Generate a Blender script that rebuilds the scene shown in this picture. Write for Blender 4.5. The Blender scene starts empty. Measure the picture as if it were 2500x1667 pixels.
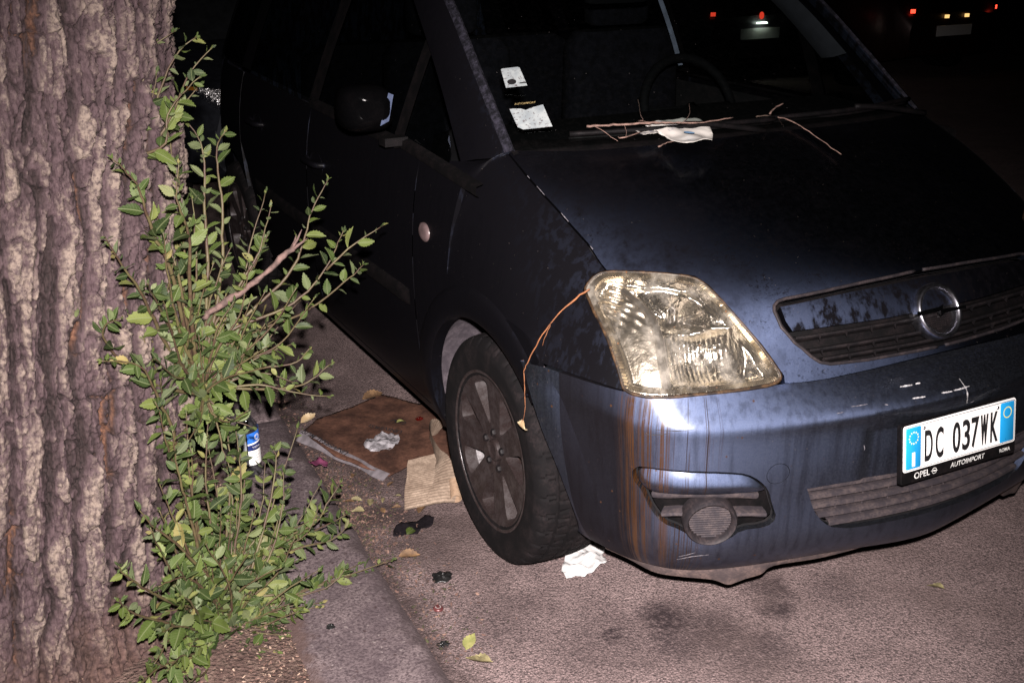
import bpy, bmesh, math, random
import numpy as np
from mathutils import Vector, Matrix, noise
from mathutils.geometry import delaunay_2d_cdt
random.seed(7); RNG = np.random.default_rng(7)
sc = bpy.context.scene
COL = sc.collection

# ------------------------------------------------------------------ camera
cam_d = bpy.data.cameras.new('camera'); cam_o = bpy.data.objects.new('camera', cam_d); COL.objects.link(cam_o)
CAM = np.array([-1.9886, -2.4299, 1.6367]); YAW, PITCH, ROLL = 0.4708, 0.3583, -0.0091
fw = np.array([math.sin(YAW)*math.cos(PITCH), math.cos(YAW)*math.cos(PITCH), -math.sin(PITCH)])
rt = np.array([math.cos(YAW), -math.sin(YAW), 0.0]); up = np.cross(rt, fw)
cr, sr = math.cos(ROLL), math.sin(ROLL)
r2, u2 = cr*rt+sr*up, -sr*rt+cr*up
cam_o.matrix_world = Matrix(((r2[0], u2[0], -fw[0], CAM[0]), (r2[1], u2[1], -fw[1], CAM[1]), (r2[2], u2[2], -fw[2], CAM[2]), (0, 0, 0, 1)))
cam_d.sensor_width = 36.0; cam_d.lens = 39.263; cam_d.clip_start = 0.05; cam_d.clip_end = 2000
sc.camera = cam_o

# ------------------------------------------------------------------ night sky
w = bpy.data.worlds.new('World'); sc.world = w; w.use_nodes = True
wn = w.node_tree; wn.nodes.clear()
sky = wn.nodes.new('ShaderNodeTexSky'); sky.sky_type = 'NISHITA'; sky.sun_disc = False
sky.sun_elevation = math.radians(-4.0); sky.sun_rotation = math.radians(200)
bg = wn.nodes.new('ShaderNodeBackground'); bg.inputs['Strength'].default_value = 0.02
wo = wn.nodes.new('ShaderNodeOutputWorld')
wn.links.new(sky.outputs[0], bg.inputs[0]); wn.links.new(bg.outputs[0], wo.inputs[0])

# ------------------------------------------------------------------ the photographer's flash: the one lamp that lights the street
fl = bpy.data.lights.new('flash', 'SPOT'); fl.energy = 1420; fl.shadow_soft_size = 0.018
fl.spot_size = math.radians(79); fl.spot_blend = 1.0; fl.color = (1.0, 0.91, 0.885)
flo = bpy.data.objects.new('flash', fl); COL.objects.link(flo)
flo.location = (CAM[0]+0.02, CAM[1], CAM[2]+0.115)
flo.rotation_euler = (Vector((-1.12, -0.35, 0.36))-flo.location).to_track_quat('-Z', 'Y').to_euler()

sc.view_settings.view_transform = 'Standard'; sc.view_settings.look = 'None'
sc.view_settings.exposure = 0.0; sc.view_settings.gamma = 1.0; sc.view_settings.use_curve_mapping = False
sc.render.engine = 'CYCLES'
try:
    sc.cycles.max_bounces = 8; sc.cycles.transparent_max_bounces = 16; sc.cycles.caustics_reflective = False
except Exception:
    pass

# ================================================================== helpers
def tag(o, label=None, cat=None, group=None, kind=None):
    if label: o['label'] = label
    if cat: o['category'] = cat
    if group: o['group'] = group
    if kind: o['kind'] = kind
    return o
def empty(name, loc=(0, 0, 0), rz=0.0, label=None, cat=None, group=None, parent=None):
    o = bpy.data.objects.new(name, None); COL.objects.link(o); o.location = loc; o.rotation_euler = (0, 0, rz)
    o.empty_display_size = 0.1
    if parent: o.parent = parent
    return tag(o, label, cat, group)
def link(name, me, parent=None):
    o = bpy.data.objects.new(name, me); COL.objects.link(o)
    if parent: o.parent = parent
    return o
def mkmesh(name, V, F, mat=None, smooth=True, normals=None):
    me = bpy.data.meshes.new(name)
    me.from_pydata([tuple(map(float, v)) for v in V], [], [tuple(map(int, f)) for f in F])
    if mat is not None:
        for m in (mat if isinstance(mat, (list, tuple)) else [mat]): me.materials.append(m)
    me.polygons.foreach_set('use_smooth', [smooth]*len(me.polygons))
    if normals is not None:
        me.normals_split_custom_set_from_vertices([tuple(map(float, n)) for n in normals])
    me.update()
    return me
def obj(name, V, F, mat=None, parent=None, smooth=True, normals=None):
    return link(name, mkmesh(name, V, F, mat, smooth, normals), parent)
class MB:
    """collects shapes of ONE part"""
    def __init__(s): s.V = []; s.F = []
    def add(s, V, F):
        n = len(s.V); s.V += [tuple(map(float, v)) for v in V]; s.F += [tuple(int(i)+n for i in f) for f in F]; return s
    def box(s, c, size, M=None):
        c = np.array(c); h = np.array(size)/2.0
        V = [np.array([i, j, k])*h for i in (-1, 1) for j in (-1, 1) for k in (-1, 1)]
        if M is not None: V = [np.array(M) @ v for v in V]
        return s.add([v+c for v in V], [(0, 1, 3, 2), (4, 6, 7, 5), (0, 4, 5, 1), (2, 3, 7, 6), (0, 2, 6, 4), (1, 5, 7, 3)])
    def tube(s, P, R, n=6, cap=True):
        P = np.array(P, float); m = len(P); R = np.broadcast_to(np.array(R, float), (m,))
        T = np.gradient(P, axis=0); T /= np.linalg.norm(T, axis=1, keepdims=True)+1e-12
        ref = np.array([0.31, 0.22, 0.92]) if abs(T[0] @ np.array([0.31, 0.22, 0.92])) < 0.9 else np.array([1.0, 0.1, 0.0])
        V = []; a = np.arange(n)*2*math.pi/n
        for i in range(m):
            u = np.cross(T[i], ref); u /= np.linalg.norm(u)+1e-12; v = np.cross(T[i], u); ref = np.cross(u, T[i])
            V += [P[i]+R[i]*(math.cos(t)*u+math.sin(t)*v) for t in a]
        F = [(i*n+j, i*n+(j+1) % n, (i+1)*n+(j+1) % n, (i+1)*n+j) for i in range(m-1) for j in range(n)]
        if cap: F += [tuple(range(n-1, -1, -1)), tuple((m-1)*n+j for j in range(n))]
        return s.add(V, F)
    def lathe(s, prof, n=48, axis='x', c=(0, 0, 0), a0=0.0, a1=2*math.pi):
        """prof: (offset along axis, radius)"""
        full = abs(a1-a0-2*math.pi) < 1e-6; k = n if full else n+1
        A = a0+(a1-a0)*np.arange(k)/n; V = []
        for (h, r) in prof:
            for t in A:
                p = {'x': (h, r*math.cos(t), r*math.sin(t)), 'y': (r*math.cos(t), h, r*math.sin(t)), 'z': (r*math.cos(t), r*math.sin(t), h)}[axis]
                V.append(np.array(p)+np.array(c))
        F = []
        for i in range(len(prof)-1):
            for j in range(n):
                b = (j+1) % k if full else j+1
                F.append((i*k+j, i*k+b, (i+1)*k+b, (i+1)*k+j))
        return s.add(V, F)
    def grid(s, P):
        P = np.array(P, float); a, b = P.shape[:2]
        return s.add(P.reshape(-1, 3), [(i*b+j, i*b+j+1, (i+1)*b+j+1, (i+1)*b+j) for i in range(a-1) for j in range(b-1)])
    def xf(s, M=None, t=(0, 0, 0)):
        A = np.array(s.V)
        if M is not None: A = A @ np.array(M).T
        s.V = [tuple(v) for v in A+np.array(t)]; return s
    def build(s, name, mat, parent=None, smooth=True, auto=None):
        me = mkmesh(name, s.V, s.F, mat, smooth)
        if auto is not None:
            bm = bmesh.new(); bm.from_mesh(me); bmesh.ops.recalc_face_normals(bm, faces=bm.faces)
            for e in bm.edges:
                if len(e.link_faces) == 2 and e.calc_face_angle(0) > auto: e.smooth = False
            bm.to_mesh(me); bm.free()
        return link(name, me, parent)
def rotz(a): c, s_ = math.cos(a), math.sin(a); return np.array([[c, -s_, 0], [s_, c, 0], [0, 0, 1.0]])
def rotx(a): c, s_ = math.cos(a), math.sin(a); return np.array([[1.0, 0, 0], [0, c, -s_], [0, s_, c]])
def roty(a): c, s_ = math.cos(a), math.sin(a); return np.array([[c, 0, s_], [0, 1.0, 0], [-s_, 0, c]])
def bez(P, n=24):
    """Catmull-Rom through the points"""
    P = np.array(P, float); Q = np.vstack([2*P[0]-P[1], P, 2*P[-1]-P[-2]]); out = []
    m = len(P)-1
    for t in np.linspace(0, m, n):
        i = min(int(t), m-1); f = t-i; a, b, c, d = Q[i:i+4]
        out.append(0.5*((2*b)+(c-a)*f+(2*a-5*b+4*c-d)*f*f+(3*b-a-3*c+d)*f**3))
    return np.array(out)

# ------------------------------------------------------------------ materials
class NT:
    def __init__(s, name):
        s.m = bpy.data.materials.new(name); s.m.use_nodes = True; s.t = s.m.node_tree; s.t.nodes.clear()
        s.out = s.t.nodes.new('ShaderNodeOutputMaterial')
    def n(s, typ, ins=None, **props):
        nd = s.t.nodes.new('ShaderNode'+typ)
        for k, v in props.items(): setattr(nd, k, v)
        for k, v in (ins or {}).items():
            sk = nd.inputs[k]
            if isinstance(v, bpy.types.NodeSocket): s.t.links.new(v, sk)
            elif isinstance(v, bpy.types.Node): s.t.links.new(v.outputs[0], sk)
            else:
                if sk.type == 'RGBA' and len(v) == 3: v = (*v, 1)
                sk.default_value = v
        return nd
    def co(s, scale=(1, 1, 1), kind='Object', rot=(0, 0, 0), loc=(0, 0, 0)):
        tc = s.n('TexCoord')
        mp = s.n('Mapping', {'Vector': tc.outputs[kind], 'Scale': scale, 'Rotation': rot, 'Location': loc}); return mp.outputs[0]
    def noise(s, vec, scale=5, detail=4, rough=0.55, out='Fac', dist=0.0):
        return s.n('TexNoise', {'Vector': vec, 'Scale': scale, 'Detail': detail, 'Roughness': rough, 'Distortion': dist}).outputs[out]
    def vor(s, vec, scale=5, out='Distance', feature='F1', rnd=1.0):
        nd = s.n('TexVoronoi', {'Vector': vec, 'Scale': scale, 'Randomness': rnd}, feature=feature); return nd.outputs[out]
    def ramp(s, fac, stops, interp='LINEAR'):
        nd = s.n('ValToRGB', {'Fac': fac}); r = nd.color_ramp; r.interpolation = interp
        while len(r.elements) > len(stops): r.elements.remove(r.elements[-1])
        while len(r.elements) < len(stops): r.elements.new(0.5)
        for e, (p, c) in zip(r.elements, stops):
            e.position = p; e.color = (c, c, c, 1) if isinstance(c, (int, float)) else (*c, 1)
        return nd.outputs[0]
    def mix(s, fac, a, b, blend='MIX'):
        nd = s.n('Mix', None, data_type='RGBA', blend_type=blend)
        for k, v in ((0, fac), (6, a), (7, b)):
            sk = nd.inputs[k]
            if isinstance(v, bpy.types.NodeSocket): s.t.links.new(v, sk)
            elif k == 0: sk.default_value = v
            else: sk.default_value = (v, v, v, 1) if isinstance(v, (int, float)) else (*v, 1)
        return nd.outputs[2]
    def math(s, op, a, b=0.0, c=0.0, clamp=False):
        nd = s.n('Math', None, operation=op, use_clamp=clamp)
        for i, v in enumerate((a, b, c)):
            if isinstance(v, bpy.types.NodeSocket): s.t.links.new(v, nd.inputs[i])
            else: nd.inputs[i].default_value = v
        return nd.outputs[0]
    def mapr(s, v, a, b, c=0.0, d=1.0, smooth=True):
        return s.n('MapRange', {'Value': v, 'From Min': a, 'From Max': b, 'To Min': c, 'To Max': d}, interpolation_type='SMOOTHSTEP' if smooth else 'LINEAR').outputs[0]
    def fres(s, f0=.04):
        """Schlick reflectance, the same from both sides of a thin pane"""
        f = s.n('LayerWeight', {'Blend': .5}).outputs['Facing']; return s.math('ADD', s.math('MULTIPLY', s.math('POWER', f, 5.0), 1-f0), f0)
    def xyz(s, vec):
        return s.n('SeparateXYZ', {'Vector': vec}).outputs
    def bump(s, h, strength=0.3, dist=0.01, normal=None):
        d = {'Height': h, 'Strength': strength, 'Distance': dist}
        if normal is not None: d['Normal'] = normal
        return s.n('Bump', d).outputs[0]
    def pbr(s, color, rough=0.5, metal=0.0, normal=None, **kw):
        ins = {'Base Color': color, 'Roughness': rough, 'Metallic': metal}
        if normal is not None: ins['Normal'] = normal
        for k, v in kw.items(): ins[k.replace('_', ' ')] = v
        return s.n('BsdfPrincipled', ins)
    def done(s, sh):
        s.t.links.new(sh.outputs[0] if isinstance(sh, bpy.types.Node) else sh, s.out.inputs['Surface']); return s.m
def plain(name, color, rough=0.5, metal=0.0, var=0.25, scale=30, bump=0.0, **kw):
    t = NT(name); v = t.co(); f = t.noise(v, scale, 5)
    c = t.mix(t.mapr(f, 0.3, 0.7), tuple(x*(1-var) for x in color), tuple(min(1, x*(1+var)) for x in color))
    nm = t.bump(t.noise(v, scale*3, 3), bump, 0.004) if bump else None
    return t.done(t.pbr(c, rough, metal, nm, **kw))
def emit(name, color, strength):
    t = NT(name); return t.done(t.n('Emission', {'Color': color, 'Strength': strength}))

# ------------------------------------------------------------------ spline surfaces (control points in metres, car coordinates)
def spl_basis(n, t):
    t = np.atleast_1d(np.asarray(t, float))
    A = np.zeros((n, n)); R = np.zeros((n, n)); A[0, 0] = A[-1, -1] = 1
    for i in range(1, n-1):
        A[i, i-1] = 1; A[i, i] = 4; A[i, i+1] = 1; R[i, i-1] = 6; R[i, i] = -12; R[i, i+1] = 6
    M = np.linalg.solve(A, R)
    i = np.clip(np.floor(t).astype(int), 0, n-2); a = t-i; b = 1-a
    W = np.zeros((len(t), n)); r = np.arange(len(t)); W[r, i] += b; W[r, i+1] += a
    return W+((b**3-b)/6)[:, None]*M[i]+((a**3-a)/6)[:, None]*M[i+1]
class Surf:
    def __init__(s, grid, sym=True):
        g = np.array(grid, float); s.nr, s.nc = g.shape[:2]; s.raw = g
        if sym:
            m = g[:, :0:-1].copy(); m[..., 0] *= -1; g = np.concatenate([m, g], 1); s.off = s.nc-1
        else: s.off = 0
        s.g = g
        s.rm = np.r_[0, np.cumsum(np.linalg.norm(np.diff(s.raw, axis=0), axis=2).mean(1))]
        s.cm = np.r_[0, np.cumsum(np.linalg.norm(np.diff(s.raw, axis=1), axis=2).mean(0))]
    def __call__(s, r, c):
        r, c = np.broadcast_arrays(np.atleast_1d(np.asarray(r, float)), np.atleast_1d(np.asarray(c, float)))
        return np.einsum('ni,ijk,nj->nk', spl_basis(s.g.shape[0], r), s.g, spl_basis(s.g.shape[1], c+s.off))
    def normal(s, r, c, h=1e-3):
        r = np.atleast_1d(np.asarray(r, float)); c = np.atleast_1d(np.asarray(c, float))
        n = np.cross(s(r+h, c)-s(r-h, c), s(r, c+h)-s(r, c-h)); return n/np.linalg.norm(n, axis=1, keepdims=True)
    @staticmethod
    def _m(x, m):
        x = np.asarray(x, float); i = np.arange(len(m)); y = np.interp(x, i, m)
        y = np.where(x < 0, m[0]+x*(m[1]-m[0]), y); return np.where(x > len(m)-1, m[-1]+(x-len(m)+1)*(m[-1]-m[-2]), y)
    @staticmethod
    def _i(y, m):
        y = np.asarray(y, float); i = np.arange(len(m)); x = np.interp(y, m, i)
        x = np.where(y < m[0], (y-m[0])/(m[1]-m[0]), x); return np.where(y > m[-1], len(m)-1+(y-m[-1])/(m[-1]-m[-2]), x)
    def to_m(s, rc): rc = np.array(rc, float); return np.c_[s._m(rc[:, 0], s.rm), s._m(rc[:, 1], s.cm)]
    def to_rc(s, m): return np.c_[s._i(m[:, 0], s.rm), s._i(m[:, 1], s.cm)]
def inpoly(P, Q):
    x, y = P[:, 0], P[:, 1]; r = np.zeros(len(P), bool); n = len(Q); j = n-1
    for i in range(n):
        c = ((Q[i, 1] > y) != (Q[j, 1] > y)) & (x < (Q[j, 0]-Q[i, 0])*(y-Q[i, 1])/(Q[j, 1]-Q[i, 1]+1e-15)+Q[i, 0]); r ^= c; j = i
    return r
def dist_poly(P, Q):
    d = np.full(len(P), 1e9); n = len(Q)
    for i in range(n):
        a, b = Q[i], Q[(i+1) % n]; ab = b-a; t = np.clip(((P-a) @ ab)/(ab @ ab+1e-15), 0, 1)
        d = np.minimum(d, np.linalg.norm(P-(a+t[:, None]*ab), axis=1))
    return d
def resample(Q, h):
    out = []; n = len(Q)
    for i in range(n):
        a, b = Q[i], Q[(i+1) % n]; k = max(1, int(np.linalg.norm(b-a)/h))
        for j in range(k): out.append(a+(b-a)*j/k)
    return np.array(out)
def smooth_poly(rc, it=2, keep=()):
    """Chaikin rounding of a closed outline; keep = indices that stay sharp"""
    P = [(np.array(p, float), i in keep) for i, p in enumerate(rc)]
    for _ in range(it):
        Q = []; n = len(P)
        for i in range(n):
            (p, k), (q, k2) = P[i], P[(i+1) % n]
            if k: Q.append((p, True))
            Q.append((p*0.75+q*0.25, False)); Q.append((p*0.25+q*0.75, False))
        P = Q
    return [p for p, _ in P]
def inset(Q, d):
    """move a closed outline (metric plane) inwards by d"""
    if d == 0: return Q
    n = len(Q); area = 0.5*sum(Q[i][0]*Q[(i+1) % n][1]-Q[(i+1) % n][0]*Q[i][1] for i in range(n)); sg = 1 if area > 0 else -1
    out = []
    for i in range(n):
        a = Q[i]-Q[i-1]; b = Q[(i+1) % n]-Q[i]
        a /= np.linalg.norm(a)+1e-12; b /= np.linalg.norm(b)+1e-12; t = a+b; t /= np.linalg.norm(t)+1e-12
        out.append(Q[i]+sg*d*np.array([-t[1], t[0]]))
    return np.array(out)
def panel(S, outer, holes=(), h=0.02, gap=0.002, thick=0.012, depth=None, off=0.0, half=False, flange=True, mirror=False, hole_gap=0.0):
    """patch of a surface bounded by an outline in (row, col); real returns at its edges. Gives V, F, normals."""
    O = S.to_m(outer); H = [S.to_m(x) for x in holes]
    if half: clampc = lambda Q: np.c_[Q[:, 0], np.maximum(Q[:, 1], 0)]
    else: clampc = lambda Q: Q
    onc0 = (O[:, 1] < 1e-4) if half else np.zeros(len(O), bool)
    O2 = inset(O, gap); O2[onc0, 1] = 0.0; O = clampc(O2)
    H = [clampc(inset(x, -hole_gap)) for x in H]
    O = resample(O, h); H = [resample(x, h) for x in H]
    lo, hi = O.min(0), O.max(0)
    gx, gy = np.meshgrid(np.arange(lo[0]+h*.5, hi[0], h), np.arange(lo[1]+h*.5, hi[1], h), indexing='ij')
    gx[:, ::2] += h*.25; G = np.c_[gx.ravel(), gy.ravel()]
    k = inpoly(G, O) & (dist_poly(G, O) > h*.45)
    for x in H: k &= ~inpoly(G, x) & (dist_poly(G, x) > h*.45)
    G = G[k]; pts = np.vstack([O]+H+[G]); edges = []; st = 0
    for L in [O]+H:
        edges += [(st+i, st+(i+1) % len(L)) for i in range(len(L))]; st += len(L)
    vs, es, fs, *_ = delaunay_2d_cdt([Vector((float(a), float(b))) for a, b in pts], edges, [], 0, 1e-7)
    P = np.array([(v.x, v.y) for v in vs]); fs = [tuple(f) for f in fs]
    C = np.array([P[list(f)].mean(0) for f in fs]); k = inpoly(C, O)
    for x in H: k &= ~inpoly(C, x)
    fs = [f for f, q in zip(fs, k) if q]
    rc = S.to_rc(P); X = S(rc[:, 0], rc[:, 1]); Nn = S.normal(rc[:, 0], rc[:, 1])
    ctr = np.array([0, 0.9, 0.5])
    if np.mean(np.einsum('ij,ij->i', Nn, X-ctr)) < 0: Nn = -Nn
    if depth is not None: X = X-Nn*np.asarray(depth(rc, P))[:, None]
    X = X+Nn*off
    F = []
    for f in fs:
        a, b, c = X[f[0]], X[f[1]], X[f[2]]
        F.append(f if np.cross(b-a, c-a) @ Nn[f[0]] > 0 else f[::-1])
    V = [x for x in X]; NN = [n for n in Nn]
    if depth is not None: NN = None
    if flange:
        cnt = {}
        for f in F:
            for i in range(3):
                e = (f[i], f[(i+1) % 3]); cnt[e] = 1
        bd = [e for e in cnt if (e[1], e[0]) not in cnt]
        mp = {}
        def dup(i, d):
            if (i, d) not in mp:
                mp[(i, d)] = len(V); V.append(X[i]-Nn[i]*d)
                if NN is not None: NN.append(Nn[i])
            return mp[(i, d)]
        for a, b in bd:
            if half and P[a][1] < 1e-4 and P[b][1] < 1e-4: continue
            t = X[b]-X[a]; o = np.cross(t, Nn[a]); o /= np.linalg.norm(o)+1e-12
            ia, ib, ja, jb = dup(a, 0.0), dup(b, 0.0), dup(a, thick), dup(b, thick)
            F.append((ib, ia, ja, jb))
            if NN is not None:
                for q in (ia, ib, ja, jb): NN[q] = o
    V = np.array(V)
    if NN is not None: NN = np.array(NN)
    return V, F, NN
def mir(V, F, NN):
    V2 = V*np.array([-1, 1, 1]); F2 = [f[::-1] for f in F]; return V2, F2, None if NN is None else NN*np.array([-1, 1, 1])
def both(V, F, NN):
    V2, F2, N2 = mir(V, F, NN); n = len(V)
    return np.vstack([V, V2]), list(F)+[tuple(i+n for i in f) for f in F2], None if NN is None else np.vstack([NN, N2])
def pobj(name, pan, mat, parent): return obj(name, pan[0], pan[1], mat, parent, True, pan[2])
def text_mesh(txt, size=1.0, xs=1.0, depth=0.0, bold=0.0):
    cu = bpy.data.curves.new('lettering', 'FONT'); cu.body = txt; cu.size = size; cu.extrude = depth; cu.offset = bold
    cu.align_x = 'CENTER'; cu.align_y = 'CENTER'
    o = bpy.data.objects.new('lettering', cu); COL.objects.link(o)
    bpy.context.view_layer.update()
    me = bpy.data.meshes.new_from_object(o.evaluated_get(bpy.context.evaluated_depsgraph_get()))
    bpy.data.objects.remove(o); bpy.data.curves.remove(cu)
    V = np.array([v.co[:] for v in me.vertices]); F = [tuple(p.vertices) for p in me.polygons]; bpy.data.meshes.remove(me)
    V[:, 0] *= xs; return V, F
def frame(o, ex, ez):
    """4x4-ish basis: local x -> ex, local y -> ez (up on the sign), local z -> out"""
    ex = np.array(ex, float); ez = np.array(ez, float); ex /= np.linalg.norm(ex); ez -= ex*(ex @ ez); ez /= np.linalg.norm(ez)
    n = np.cross(ex, ez); return np.array(o, float), ex, ez, n
def put(V, fr): o, a, b, c = fr; V = np.asarray(V); return o+V[:, :1]*a+V[:, 1:2]*b+V[:, 2:3]*c

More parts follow.
